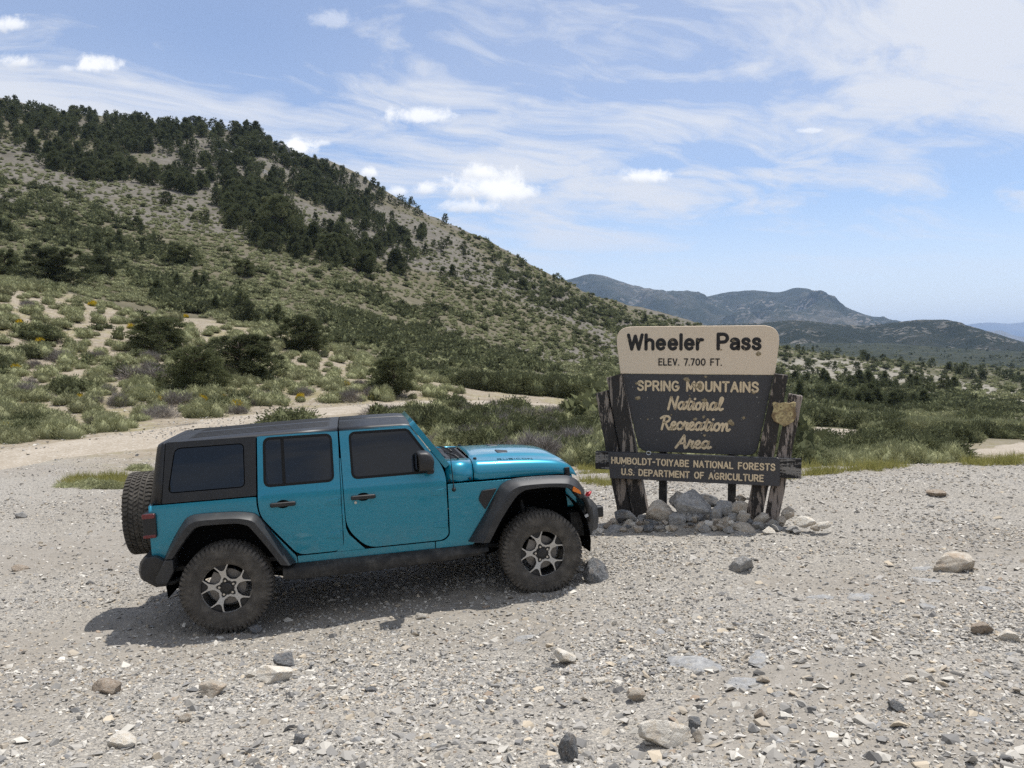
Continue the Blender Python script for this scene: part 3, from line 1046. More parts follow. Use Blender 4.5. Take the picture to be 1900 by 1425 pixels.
    # tail lamp
    bm = BM()
    loft(bm, [[(x, s * y, z) for x, z in rpoly([(-.695, .915, .02), (-.583, .917, .02), (-.583, 1.142, .02), (-.695, 1.146, .02)], 3)] for y in (.60, .815, .826)], closed=True, cap=True)
    tl = fin('tail_lamp', bm, m_black, car, 40, .006)
    for z0, z1 in ((.919, .948), (1.098, 1.141)):
        bm = BM()
        loft(bm, [[(x, s * y, z) for x, z in rpoly([(-.699, z0, .012), (-.588, z0, .012), (-.588, z1, .012), (-.699, z1, .012)], 3)] for y in (.62, .822, .830)], closed=True, cap=True)
        fin('lens', bm, m_red, tl, 40, .004)

# --- hood and cowl
HX = [2.105, 2.25, 2.376, 2.386, 2.6, 2.8, 3.0, 3.15, 3.28, 3.37, 3.43, 3.465, 3.485]
HW = [.738, .735, .731, .731, .722, .712, .698, .682, .664, .645, .628, .612, .60]
HT = [1.372, 1.366, 1.360, 1.360, 1.348, 1.338, 1.324, 1.308, 1.285, 1.252, 1.218, 1.180, 1.13]
HS = [1.173, 1.174, 1.174, 1.174, 1.170, 1.166, 1.160, 1.155, 1.150, 1.142, 1.13, 1.115, 1.10]


def hood_sec(i, bulge=1.0, inner=0.0):
    W_, T, S_ = HW[i], HT[i], HS[i]
    h = T - S_
    k = bulge * max(0, min(1, (HX[i] - 2.3) / .2)) * max(0.0, min(1.0, (3.49 - HX[i]) / .22))
    pts = [(W_ - .03, S_ + .003), (W_ + .001, S_), (W_ + .004, S_ + .03 * min(1, h / .2)), (W_ + .001, S_ + h * .40), (W_ - .014, S_ + h * .66), (W_ - .040, S_ + h * .85), (W_ - .075, S_ + h * .95), (W_ - .13, T - h * .012),
           (W_ * .66, T + .004), (W_ * .60, T + .004 + .010 * k), (W_ * .555, T + .004 + .024 * k), (W_ * .5, T + .004 + .028 * k), (W_ * .25, T + .006 + .034 * k), (0, T + .006 + .036 * k)]
    return [(HX[i], -y, z) for y, z in pts] + [(HX[i], y, z) for y, z in pts[-2::-1]]


def refine(secs, n=4):
    S = np.array(secs)
    return [list(map(tuple, q)) for q in np.array([catmull(list(S[:, k]), n) for k in range(S.shape[1])]).transpose(1, 0, 2)]


bm = BM()
loft(bm, refine([hood_sec(i) for i in range(3, len(HX))]))
hood = fin('hood', bm, paint, car, 50)
sm = hood.modifiers.new('solid', 'SOLIDIFY')
sm.thickness = .012
sm.offset = -1
sc_ = [hood_sec(i, 0) for i in range(3)]
for rows in ([r[-9:] for r in sc_], [r[:9] for r in sc_]):
    bm = BM()
    loft(bm, rows)
    cowl = fin('cowl', bm, paint, car, 50)
    sm = cowl.modifiers.new('solid', 'SOLIDIFY')
    sm.thickness = .012
    sm.offset = -1
bm = BM()
loft(bm, [[(x, y, z) for y in np.linspace(-.49, .49, 9)] for x, z in ((2.11, 1.362), (2.24, 1.362), (2.375, 1.352), (2.376, 1.30))])
for k in range(18):
    y = -.44 + k * .052
    add_box(bm, 2.20, 2.34, y - .006, y + .006, 1.352, 1.366)
fin('cowl_grille', bm, m_black, car)
for s in (-1, 1):
    for x in (2.135, 2.345):
        bm = BM()
        add_cyl(bm, (x, s * .736, 1.195), (x, s * .746, 1.195), .013, .010, 10)
        fin('cowl_bolt', bm, m_black, cowl)
    bm = BM()       # hood catch
    add_box(bm, 3.345, 3.40, s * .640, s * .668, 1.12, 1.205)
    add_box(bm, 3.355, 3.39, s * .655, s * .682, 1.135, 1.155)
    add_box(bm, 3.350, 3.395, s * .650, s * .680, 1.180, 1.212)
    add_cyl(bm, (3.37, s * .672, 1.14), (3.37, s * .672, 1.20), .008, n=8)
    fin('hood_catch', bm, m_black, hood, 40, .004)
    bm = BM()       # raised vent on the hood
    zt = 1.372
    loft(bm, [[(2.70, s * .20, zt - .004), (2.70, s * .36, zt - .012), (2.86, s * .36, zt - .02), (2.86, s * .20, zt - .012)],
              [(2.705, s * .205, zt + .020), (2.705, s * .355, zt + .012), (2.855, s * .355, zt - .008), (2.855, s * .205, zt + .0)]], closed=True, cap=True)
    fin('hood_vent', bm, m_black, hood, 40, .005)
    for x in (2.43,):
        bm = BM()
        add_cyl(bm, (x, s * .56, 1.358), (x, s * .56, 1.376), .02, .016, 12)
        fin('hood_bumper', bm, m_black, hood)
# dark decal along the hood's shoulder
DECAL = {'R': (.5, [[(0, 0), (0, 1), (.4, 1), (.48, .8), (.4, .55), (0, .5)], [(.22, .5), (.5, 0)]]), 'U': (.5, [[(0, 1), (0, .15), (.12, 0), (.38, 0), (.5, .15), (.5, 1)]]),
         'B': (.5, [[(0, 0), (0, 1), (.38, 1), (.46, .78), (.36, .54), (0, .52)], [(.36, .54), (.5, .3), (.4, 0), (0, 0)]]), 'I': (.02, [[(0, 0), (0, 1)]]),
         'C': (.5, [[(.5, .85), (.38, 1), (.12, 1), (0, .8), (0, .2), (.12, 0), (.38, 0), (.5, .15)]]), 'O': (.52, [[(.12, 0), (.4, 0), (.52, .2), (.52, .8), (.4, 1), (.12, 1), (0, .8), (0, .2), (.12, 0)]]),
         'N': (.5, [[(0, 0), (0, 1), (.5, 0), (.5, 1)]])}


def hood_z(x, y):
    zs = []
    for i in range(3, len(HX)):
        sec = sorted((abs(p[1]), p[2]) for p in hood_sec(i) if p[1] <= 0)
        sec = [p for p in sec if p[0] < HW[i] - .02]
        zs.append(float(np.interp(abs(y), [p[0] for p in sec], [p[1] for p in sec])))
    return float(np.interp(x, HX[3:], zs))


for s in (-1, 1):
    bm = BM()
    xx = 0.0
    word = 'RUBICON' if s < 0 else 'NOCIBUR'
    wtot = sum(DECAL[c][0] + .22 for c in word) - .22
    for c in word:
        for pl in DECAL[c][1]:
            pts = []
            for (a0, b0), (a1, b1) in zip(pl[:-1], pl[1:]):
                for k in range(4):
                    t = k / 4
                    u_, v_ = a0 + (a1 - a0) * t, b0 + (b1 - b0) * t
                    if s > 0:
                        u_ = DECAL[c][0] - u_
                    pts.append((2.66 + (xx + u_) / wtot * .36, s * (.625 - .055 * v_)))
            u_, v_ = pl[-1]
            pts.append((2.66 + (xx + (u_ if s < 0 else DECAL[c][0] - u_)) / wtot * .36, s * (.625 - .055 * v_)))
            tube(bm, [(x, y, hood_z(x, y) - .0005) for x, y in pts], .0036, 6)
        xx += DECAL[c][0] + .22
    fin('lettering', bm, m_gap, hood, 40)
# wipers
for x0, y0, y1 in ((2.235, -.50, .02), (2.235, .05, .55)):
    bm = BM()
    tube(bm, [(2.27, y0, 1.372), (2.24, y0 + .03, 1.40), (2.19, y0 + .22, 1.405), (2.165, y0 + .30, 1.40)], [.012, .010, .008, .006], 6)
    tube(bm, [(2.135, y0 + .02, 1.392), (2.125, y0 + .28, 1.398), (2.135, y1 + .02, 1.392)], .008, 6)
    fin('wiper', bm, m_black, car)

# --- windscreen frame, in its own raked plane
B0, B1 = Vector((2.140, 0, 1.345)), Vector((1.812, 0, 1.800))
ux_ = (B1 - B0).normalized()
nx_ = Vector((ux_.z, 0, -ux_.x))
LL = (B1 - B0).length


def ws_pt(y, t, o=0.0):
    q = B0 + ux_ * t + nx_ * o
    return Vector((q.x, y, q.z))


def ws_w(t):
    return .745 - .085 * t / LL


bm = BM()
outer = rpoly([(-.745, 0, .01), (.745, 0, .01), (.660, LL, .04), (-.660, LL, .04)])
inner = rpoly([(-.665, .05, .05), (.665, .05, .05), (.600, LL - .07, .05), (-.600, LL - .07, .05)])
flat_fill(bm, [outer, inner])
for v in bm.verts:
    v.co = ws_pt(v.co.x, v.co.y, .012)
bmesh.ops.recalc_face_normals(bm, faces=bm.faces[:])
r = bmesh.ops.extrude_face_region(bm, geom=bm.faces[:])
for v in [g for g in r['geom'] if isinstance(g, bmesh.types.BMVert)]:
    v.co -= nx_ * .058
wsf = fin('windscreen_frame', bm, paint, car, 32, .008, 3)
bm = BM()
vs_ = [bm.verts.new(ws_pt(y, t, .0)) for y, t in rpoly([(-.667, .048, .05), (.667, .048, .05), (.602, LL - .068, .05), (-.602, LL - .068, .05)])]
bm.faces.new(vs_)
fin('windscreen', bm, m_glass, wsf)

# --- roof: two front panels and the rear shell
RSEC = [(.672, 1.758), (.669, 1.768), (.660, 1.779), (.645, 1.787), (.618, 1.793), (.56, 1.796), (.40, 1.800), (.20, 1.804), (0, 1.806)]


def roof_sec(x, dz=0.0, y0=None, y1=None, k=1.0):
    pts = [(y * k, z + dz) for y, z in RSEC]
    full = [(-y, z) for y, z in pts] + [(y, z) for y, z in pts[-2::-1]]
    return [(x, y, z) for y, z in full]


bm = BM()
loft(bm, [roof_sec(-.548, -.085, k=.97), roof_sec(-.530, -.058, k=.985), roof_sec(-.495, -.042), roof_sec(-.44, -.034), roof_sec(-.25, -.022), roof_sec(.2, -.010), roof_sec(.7, -.003), roof_sec(1.083, 0)])
rr = fin('roof', bm, m_top, car, 60)
sm = rr.modifiers.new('solid', 'SOLIDIFY')
sm.thickness = .03
sm.offset = -1
def roof_z(y):
    return float(np.interp(abs(y), [p[0] for p in RSEC[::-1]], [p[1] for p in RSEC[::-1]]))


for k in range(4):
    for q in (-1, 1):
        y = q * (.12 + k * .115)
        bm = BM()
        loft(bm, [[(x, y - .022, roof_z(y) + dz - .006), (x, y - .014, roof_z(y) + dz + .006), (x, y + .014, roof_z(y) + dz + .006), (x, y + .022, roof_z(y) + dz - .006)]
                  for x, dz in ((-.32, -.034), (-.28, -.022), (.2, -.010), (.7, -.003), (.98, -.001), (1.02, -.008))], closed=True, cap=True)
        fin('roof_rib', bm, m_top, rr, 50)
for s in (-1, 1):
    bm = BM()
    pts = [(y, z) for y, z in RSEC]
    loft(bm, [[(x, s * max(y, .004), z + dz) for y, z in pts] for x, dz in ((1.096, 0), (1.4, .0), (1.70, -.003), (1.775, -.010), (1.800, -.030))])
    o = fin('roof_panel', bm, m_top, car, 60)
    sm = o.modifiers.new('solid', 'SOLIDIFY')
    sm.thickness = .03
    sm.offset = -1
    if s < 0:
        o.data.flip_normals() if False else None
bm = BM()
add_box(bm, 1.07, 1.11, -.62, .62, 1.70, 1.79)
fin('roof_crossbar', bm, m_gap, car)

# --- back of the car
bm = BM()
loft(bm, [[(-.648, y, .70), (-.650, y, .95), (-.646, y, 1.206)] for y in (-.785, -.70, 0, .70, .785)])
bb = fin('rear_body', bm, paint, car)
sm = bb.modifiers.new('solid', 'SOLIDIFY')
sm.thickness = .03
bm = BM()
loft(bm, [[(-.668, y, z) for y, z in rpoly([(-.60, .70, .04), (.60, .70, .04), (.60, 1.19, .03), (-.60, 1.19, .03)])], [(-.684, y, z) for y, z in rpoly([(-.60, .70, .04), (.60, .70, .04), (.60, 1.19, .03), (-.60, 1.19, .03)])]], closed=True, cap=True)
fin('tailgate', bm, paint, car, 40, .006)
bm = BM()
rows = []
for z, xs, xb in ((1.217, -.534, -.646), (1.42, -.516, -.616), (1.64, -.496, -.585), (1.72, -.489, -.572), (1.748, -.486, -.560), (1.762, -.485, -.538)):
    w = half_w(z) + .0035
    half = [(xs, w), (xs - .03, w - .002), (xb + .045, w - .014), (xb + .018, w - .035), (xb, w - .075), (xb - .006, w * .5), (xb - .008, 0)]
    rows.append([(x, -y, z) for x, y in half] + [(x, y, z) for x, y in half[-2::-1]])
loft(bm, rows)
o = fin('hardtop_back', bm, m_top, car, 60)
sm = o.modifiers.new('solid', 'SOLIDIFY')
sm.thickness = .05
bm = BM()
loft(bm, [[(-.655, y, z) if z < 1.3 else (-.588, y, z) for y, z in ((-.56, 1.25), (.56, 1.25), (.53, 1.70), (-.53, 1.70))], [(-.661, y, z) if z < 1.3 else (-.594, y, z) for y, z in ((-.56, 1.25), (.56, 1.25), (.53, 1.70), (-.53, 1.70))]], closed=True, cap=True)
fin('rear_window', bm, m_glass, car, 40, .004)
bm = BM()
loft(bm, [[(x, y, z) for x, z in ((-.62, .47), (-.76 + cut, .545), (-.772 + cut, .61), (-.757 + cut, .69), (-.715 + cut, .748), (-.60, .752), (-.52, .70), (-.52, .47))]
          for y, cut in ((-.86, .10), (-.84, .03), (-.78, 0), (.78, 0), (.84, .03), (.86, .10))], closed=True, cap=True)
fin('rear_bumper', bm, m_black, car, 40, .008)
for s in (-1, 1):
    bm = BM()
    tube(bm, [(-.58, s * .80, .50), (-.50, s * .78, .475), (-.38, s * .70, .50), (-.30, s * .50, .52)], .022, 8)
    fin('bumper_brace', bm, m_frame, car)

# --- nose
bm = BM()
slots = [[(y0 + .030 * math.cos(a), (1.045 if math.sin(a) > 0 else .875) + .03 * math.sin(a)) for a in np.linspace(0, 2 * math.pi, 16, endpoint=False)] for y0 in [(-3 + k) * .092 for k in range(7)]]
lamps = [[(q * .455 + .092 * math.cos(a), .985 + .092 * math.sin(a)) for a in np.linspace(0, 2 * math.pi, 28, endpoint=False)] for q in (-1, 1)]
flat_fill(bm, [rpoly([(-.56, .76, .05), (.56, .76, .05), (.605, 1.08, .05), (.58, 1.15, .05), (-.58, 1.15, .05), (-.605, 1.08, .05)])] + slots + lamps)
for v in bm.verts:
    y, z = v.co.x, v.co.y
    v.co = (3.525 - .05 * max(0, z - .95) / .2 - .05 * (abs(y) / .6) ** 4, y, z)
bmesh.ops.recalc_face_normals(bm, faces=bm.faces[:])
r = bmesh.ops.extrude_face_region(bm, geom=bm.faces[:])
for v in [g for g in r['geom'] if isinstance(g, bmesh.types.BMVert)]:
    v.co.x -= .10
gr_ = fin('grille', bm, paint, car, 32, .006)
bm = BM()
add_box(bm, 3.40, 3.43, -.55, .55, .78, 1.10)
fin('radiator', bm, m_gap, car)
for q in (-1, 1):
    bm = BM()
    bmesh.ops.create_uvsphere(bm, u_segments=24, v_segments=12, radius=.095, matrix=Matrix.Translation((3.440, q * .455, .985)) @ Matrix.Diagonal((.42, 1, 1, 1)))
    fin('headlight', bm, m_lamp, gr_)
bm = BM()   # stubby steel bumper
loft(bm, [[(xo, y, z) for xo, z in ((3.56, .86), (3.68 + f, .815), (3.735 + f, .745), (3.745 + f, .60), (3.725 + f, .50), (3.62, .455), (3.56, .47))]
          for y, f in ((-.60, -.09), (-.52, -.01), (-.30, .0), (.30, .0), (.52, -.01), (.60, -.09))], closed=True, cap=True)
for q in (-1, 1):
    for k in range(3):
        add_box(bm, 3.60 + k * .035, 3.615 + k * .035, q * (.44 + .03 * (k % 2)), q * (.47 + .03 * (k % 2)), .83, .856 - k * .012)
fb = fin('front_bumper', bm, m_steel, car, 35, .010)
for q in (-1, 1):
    bm = BM()
    tube(bm, [(3.66, q * .33 - .035, .80), (3.69, q * .33 - .035, .845), (3.715, q * .33, .858), (3.69, q * .33 + .035, .845), (3.66, q * .33 + .035, .80)], .014, 8)
    fin('tow_hook', bm, m_hook, fb)
    bm = BM()
    add_box(bm, 3.735, 3.835, q * .34 - .055, q * .34 + .055, .585, .705)
    fin('bumper_pad', bm, m_black, fb, 40, .015)
    bm = BM()
    tube(bm, [(3.50, q * .60, .90), (3.56, q * .61, .86), (3.60, q * .60, .74), (3.61, q * .58, .60)], [.03, .03, .028, .025], 8)
    add_box(bm, 3.40, 3.60, q * .42, q * .60, .46, .72)
    fin('bumper_bracket', bm, m_frame, fb, 40, .006)
bm = BM()
add_box(bm, 3.545, 3.595, -.6125, -.6085, .655, .685, Matrix.Translation((3.57, 0, .67)) @ Matrix.Rotation(R(-25), 4, 'Y') @ Matrix.Translation((-3.57, 0, -.67)))
fin('paper_tag', bm, m_tag, fb)

# --- underneath and inside
bm = BM()
for q in (-1, 1):
    add_box(bm, -.62, 3.58, q * .40, q * .48, .50, .62)
    add_box(bm, .75, 1.6, q * .15, q * .38, .40, .55)
add_box(bm, -.60, 2.4, -.70, .70, .56, .62)
add_box(bm, 1.5, 1.62, -.45, .45, .42, .5)
add_cyl(bm, (.1, .05, .42), (2.9, .2, .46), .035, n=10)
fin('chassis', bm, m_frame, car, 30)
for x in (0, 3.008):
    bm = BM()
    add_cyl(bm, (x, -.66, .405), (x, .66, .405), .045, n=12)
    bmesh.ops.create_uvsphere(bm, u_segments=14, v_segments=8, radius=.15, matrix=Matrix.Translation((x, .12 if x else 0, .405)))
    for q in (-1, 1):
        add_cyl(bm, (x - .08, q * .52, .36), (x - .10, q * .46, .95), .032, n=10)
        add_cyl(bm, (x, q * .45, .44), (x, q * .45, .80), .075, n=12)
        tube(bm, [(x + (.1 if x == 0 else -.05), q * .50, .40), (x + (.85 if x == 0 else -.85), q * .47, .47)], .03, 8)
    fin('axle', bm, m_frame, car, 40)
for x in (0, 3.008):
    for q in (-1, 1):
        bm = BM()
        a = np.linspace(R(-12), R(192), 20)
        sec = lambda y, r_: [(x + r_ * math.cos(t), q * y, .46 + r_ * 1.12 * math.sin(t)) for t in a]
        loft(bm, [sec(.795, .545), sec(.50, .53), sec(.49, .02)])
        fin('wheel_liner', bm, m_gap, car)
bm = BM()
loft(bm, [[(x, y, z) for y, z in ((-.70, .60), (.70, .60), (.70, 1.15), (.56, zt), (-.56, zt), (-.70, 1.15))] for x, zt in ((-.52, 1.60), (-.40, 1.75), (1.55, 1.75), (1.95, 1.25), (2.08, 1.20))], closed=True, cap=True)
loft(bm, [[(x, y, z) for y, z in ((-.66, .98), (.66, .98), (.66, zt), (-.66, zt))] for x, zt in ((2.08, 1.20), (2.6, 1.14), (3.0, 1.14), (3.35, 1.12))], closed=True, cap=True)
fin('light_block_core', bm, m_gap, car)  # dark core added inside the body to block light and sight through gaps

# --- antenna
bm = BM()
add_cyl(bm, (2.170, -.790, 1.108), (2.170, -.812, 1.110), .022, .016, 12)
bmesh.ops.create_uvsphere(bm, u_segments=10, v_segments=6, radius=.016, matrix=Matrix.Translation((2.169, -.812, 1.115)))
tube(bm, [(2.169, -.812, 1.115), (2.158, -.806, 1.32), (2.148, -.800, 1.52)], [.006, .0042, .003], 6)
fin('antenna', bm, m_black, car)


# --- wheels
def lathe(bm, prof, n=72, mat=0):
    """profile (radius, lateral) spun round the y axis"""
    loft_rows = []
    for k in range(n):
        a = 2 * math.pi * k / n
        loft_rows.append([bm.verts.new((r * math.cos(a), y, r * math.sin(a))) for r, y in prof])
    for k in range(n):
        A_, B_ = loft_rows[k], loft_rows[(k + 1) % n]
        for i in range(len(prof) - 1):
            bm.faces.new((A_[i], A_[i + 1], B_[i + 1], B_[i])).material_index = mat


def pol(r, d):
    return (r * math.cos(R(d)), r * math.sin(R(d)))


bm = BM()
RT = .402
lathe(bm, [(.225, -.118), (.238, -.126), (.250, -.131), (.27, -.1385), (.31, -.143), (.345, -.1415), (.375, -.135), (.392, -.124), (RT, -.105), (RT + .002, 0), (RT, .105), (.392, .124), (.375, .135), (.345, .1415), (.31, .143), (.27, .1385), (.250, .131), (.238, .126), (.225, .118)], 96)
NB = 58
for k in range(NB):
    a0 = 2 * math.pi * k / NB
    for row, (yc, hw, wd, sk) in enumerate(((-.098, .020, .62, .1), (-.052, .019, .66, -.5), (-.006, .018, .60, .5), (.042, .019, .66, -.5), (.096, .020, .62, .1))):
        a = a0 + (.5 * 2 * math.pi / NB if row % 2 else 0)
        ha = wd * math.pi / NB
        vs_ = []
        for rr_, shr in ((RT - .004, 1.0), (RT + .012, .9)):
            for da, dy in ((-ha, -hw), (ha, -hw), (ha * .8, 0), (ha, hw), (-ha, hw), (-ha * 1.2, 0)):
                ang = a + da * shr + sk * dy / RT
                vs_.append(bm.verts.new((rr_ * math.cos(ang), yc + dy * shr, rr_ * math.sin(ang))))
        for i in range(6):
            j = (i + 1) % 6
            bm.faces.new((vs_[i], vs_[j], vs_[6 + j], vs_[6 + i]))
        bm.faces.new(vs_[6:])
    for q in (-1, 1):                    # shoulder lugs running down the sidewall
        big_ = k % 2
        ha = (.66 if big_ else .5) * math.pi / NB
        prof = [(RT + .011, .112), (RT + .004, .131), (.388, .1375), (.372, .1425), (.356 if big_ else .366, .1455)]
        prof2 = [(RT - .006, .112), (.394, .120), (.380, .128), (.364, .134), (.345 if big_ else .356, .1395)]
        T0 = [[bm.verts.new((r_ * math.cos(a0 + e * ha * (1 if i < 3 else .75)), q * y_, r_ * math.sin(a0 + e * ha * (1 if i < 3 else .75)))) for i, (r_, y_) in enumerate(prof)] for e in (-1, 1)]
        B0_ = [[bm.verts.new((r_ * math.cos(a0 + e * ha * 1.05), q * y_, r_ * math.sin(a0 + e * ha * 1.05))) for r_, y_ in prof2] for e in (-1, 1)]
        for i in range(4):
            bm.faces.new((T0[0][i], T0[1][i], T0[1][i + 1], T0[0][i + 1]))
            bm.faces.new((T0[0][i], T0[0][i + 1], B0_[0][i + 1], B0_[0][i]))
            bm.faces.new((T0[1][i], T0[1][i + 1], B0_[1][i + 1], B0_[1][i]))
        bm.faces.new((T0[0][4], T0[1][4], B0_[1][4], B0_[0][4]))
# raised bars and block letters' stand-in ring on the sidewall
for q in (-1, 1):
    for k in range(120):
        a = 2 * math.pi * k / 120
        if 10 < k % 60 < 34:
            continue
        vs_ = [bm.verts.new((r_ * math.cos(a + da), q * (.1432 if r_ > .29 else .142) + q * .0015, r_ * math.sin(a + da))) for r_, da in ((.283, -.006), (.283, .006), (.322, .006), (.322, -.006))]
        bm.faces.new(vs_)
tyre_o = fin('tyre', bm, tyre_m, None, 25)
tyre_me = tyre_o.data
bpy.data.objects.remove(tyre_o)

win = []
for k in range(5):
    c = 90 + 72 * k
    sh = [pol(.083, c), pol(.112, c + 24.5), pol(.164, c + 25), pol(.2225, c + 19.3)] + [pol(.2235, c + t) for t in (13, 6, 0, -6, -13)] + [pol(.2225, c - 19.3), pol(.164, c - 25), pol(.112, c - 24.5)]
    win.append(rpoly([(*p, .012 if i in (0, 1, 2, 10, 11, 9) else .006) for i, p in enumerate(sh)], 3))
outer = []
for k in range(5):
    c = 90 + 72 * k
    outer += [pol(.2345, c + t) for t in (-21, -14, -7, 0, 7, 14, 21)]
    outer += [pol(.200, c + 24.6), pol(.176, c + 28.2), pol(.166, c + 32), pol(.163, c + 36), pol(.166, c + 40), pol(.176, c + 43.8), pol(.200, c + 47.4)]
inn = []
for k in range(5):
    c = 90 + 72 * k
    inn += [pol(.067, c - 14), pol(.069, c), pol(.067, c + 14), pol(.088, c + 25), pol(.100, c + 36), pol(.088, c + 47)]
bm = BM()
flat_fill(bm, [outer, inn] + win)
bmesh.ops.recalc_face_normals(bm, faces=bm.faces[:])
r = bmesh.ops.extrude_face_region(bm, geom=bm.faces[:])
for v in [g for g in r['geom'] if isinstance(g, bmesh.types.BMVert)]:
    v.co.z -= .02
for v in bm.verts:      # plate faces -y, dished towards the hub
    rad = math.hypot(v.co.x, v.co.y)
    v.co = (v.co.x, -.088 - .018 * sstep(rad, .06, .2) - v.co.z, v.co.y)
o = fin('spoke_face', bm, m_silver, None, 30)
spoke_me = o.data
bpy.data.objects.remove(o)
bm = BM()
flat_fill(bm, [[pol(.233, t) for t in range(0, 360, 6)]] + [grow(w_, -.0015) for w_ in win])
bmesh.ops.recalc_face_normals(bm, faces=bm.faces[:])
r = bmesh.ops.extrude_face_region(bm, geom=bm.faces[:])
for v in [g for g in r['geom'] if isinstance(g, bmesh.types.BMVert)]:
    v.co.z -= .035
for v in bm.verts:
    rad = math.hypot(v.co.x, v.co.y)
    v.co = (v.co.x, -.076 - .018 * sstep(rad, .06, .2) - v.co.z, v.co.y)
lathe(bm, [(.236, -.126), (.240, -.112), (.232, -.100), (.222, -.06), (.215, .0), (.222, .11), (.238, .122)], 60)
o = fin('rim', bm, m_black, None, 30)
rim_me = o.data
bpy.data.objects.remove(o)
bm = BM()
add_cyl(bm, (0, 0, 0), (0, -.028, 0), .013, .011, 8)
o = fin('lug_nut', bm, m_nut, None, 40)
nut_me = o.data
bpy.data.objects.remove(o)
bm = BM()
lathe(bm, [(.0, -.098), (.036, -.098), (.045, -.092), (.046, -.07)], 24)
o = fin('hub_cap', bm, m_black, None, 30)
cap_me = o.data
bpy.data.objects.remove(o)
bm = BM()
lathe(bm, [(.03, -.035), (.165, -.035), (.165, -.015), (.03, -.012)], 40)
add_box(bm, -.165, -.06, -.065, .01, -.09, .09)
o = fin('brake', bm, m_disc, None, 30)
brake_me = o.data
bpy.data.objects.remove(o)


def wheel(name, loc, rot_z, spin, brake=True):
    w = bpy.data.objects.new(name, tyre_me)
    COL.objects.link(w)
    w.parent = car
    w.location = loc
    w.rotation_euler = (0, R(spin), R(rot_z))
    for nm, me_ in (('rim', rim_me), ('spoke_face', spoke_me), ('hub_cap', cap_me)) + ((('brake_disc', brake_me),) if brake else ()):
        c = bpy.data.objects.new(nm, me_)
        COL.objects.link(c)
        c.parent = w
    for k in range(5):
        x, z = pol(.0665, 126 + 72 * k)
        c = bpy.data.objects.new('lug_nut', nut_me)
        COL.objects.link(c)
        c.parent = w
        c.location = (x, -.07, z)
    return w


wheel('wheel', (0, -.797, .405), 0, 26)
wheel('wheel', (3.008, -.797, .405), 0, 22)
wheel('wheel', (0, .797, .405), 180, 10)
wheel('wheel', (3.008, .797, .405), 180, 50)
wheel('spare_wheel', (-.865, .05, 1.005), -90, 15, False)
bm = BM()
add_box(bm, -.80, -.66, -.12, .20, .90, 1.12)
fin('spare_carrier', bm, m_black, car, 30, .01)

# ------------------------------------------------------------------ the pass sign
SU = Vector((.952008, -.306074, 0))
SN = Vector((-.306074, -.952008, 0))       # towards the camera
SM = Vector((2.304276, 9.767388, 0))
sign = bpy.data.objects.new('wooden_sign', None)
COL.objects.link(sign)
sign.matrix_world = Matrix(((SU.x, -SN.x, 0, SM.x), (SU.y, -SN.y, 0, SM.y), (0, 0, 1, 0), (0, 0, 0, 1)))   # x along the boards, -y to the viewer, z = world height
tag(sign, 'tall brown and tan mountain pass sign on flared timber posts in a rock heap', 'sign')


def peel(name, paint_c, wood, amount, grain=(5, 5, .8)):
    m, n, b = material(name, rough=.8, spec=.25)
    oc = n.coord('Object')
    st_ = n.vmath('MULTIPLY', oc, grain)
    f = n.noise(st_, 2.6, 7, .68, .4)
    fine = n.noise(n.vmath('MULTIPLY', oc, (14, 14, .9)), 5, 4, .6)
    mask = n.smooth(n.math('ADD', f, n.math('MULTIPLY', n.math('SUBTRACT', fine, .5), .22)), amount, amount + .025)
    spk = n.math('MULTIPLY', n.smooth(n.noise(oc, 42, 2, .5), .69, .71), .8)
    mask = n.math('MAXIMUM', mask, spk)
    wd = n.mix(fine, wood, tuple(c * .55 for c in wood))
    pt = n.mix(n.noise(oc, 6, 5, .6), paint_c, tuple(c * 1.9 + .006 for c in paint_c))
    n.put(b.inputs['Base Color'], n.mix(mask, pt, wd))
    n.put(b.inputs['Normal'], n.bump(n.math('ADD', n.math('MULTIPLY', mask, -.6), n.math('MULTIPLY', fine, .6)), .6, .006))
    return m


m_post = peel('peeling_post', (.026, .023, .021), (.36, .30, .25), .54)
m_post2 = peel('worn_post', (.028, .024, .021), (.40, .335, .29), .475)
m_beam = peel('worn_beam', (.016, .015, .015), (.30, .28, .255), .475, (.8, 5, 5))


def board_mat(name, c, c2, spots, spot_c):
    m, n, b = material(name, rough=.62, spec=.3)
    oc = n.coord('Object')
    col = n.mix(n.noise(oc, 3.5, 6, .65), c, c2)
    col = n.mix(n.math('MULTIPLY', n.smooth(n.noise(n.vmath('MULTIPLY', oc, (1, 1, .35)), 24, 4, .6), .60, .70), .35), col, tuple(v * .72 for v in c))
    col = n.mix(n.smooth(n.noise(oc, 30, 3, .5), spots, spots + .012), col, spot_c)
    n.put(b.inputs['Base Color'], col)
    n.put(b.inputs['Normal'], n.bump(n.noise(oc, 55, 4, .6), .2, .003))
    return m


m_tan = board_mat('tan_board', (.71, .58, .435), (.77, .64, .485), .745, (.18, .14, .09))
m_brn = board_mat('brown_board', (.054, .053, .055), (.076, .073, .075), .715, (.36, .33, .29))
m_let_d = board_mat('dark_lettering', (.022, .020, .020), (.032, .03, .03), .72, (.3, .25, .17))
m_let_t = board_mat('tan_lettering', (.66, .52, .33), (.75, .605, .41), .705, (.22, .16, .07))
m_scar = material('bare_scar', rough=.9)[0]
n = NT(m_scar.node_tree)
n.put(m_scar.node_tree.nodes['Principled BSDF'].inputs['Base Color'], n.ramp(n.noise(n.coord('Object'), 60, 5, .7), [(.3, (.11, .085, .045)), (.5, (.30, .235, .14)), (.7, (.47, .40, .28))]))
m_white = material('white_sticker', (.6, .63, .66), .5)[0]


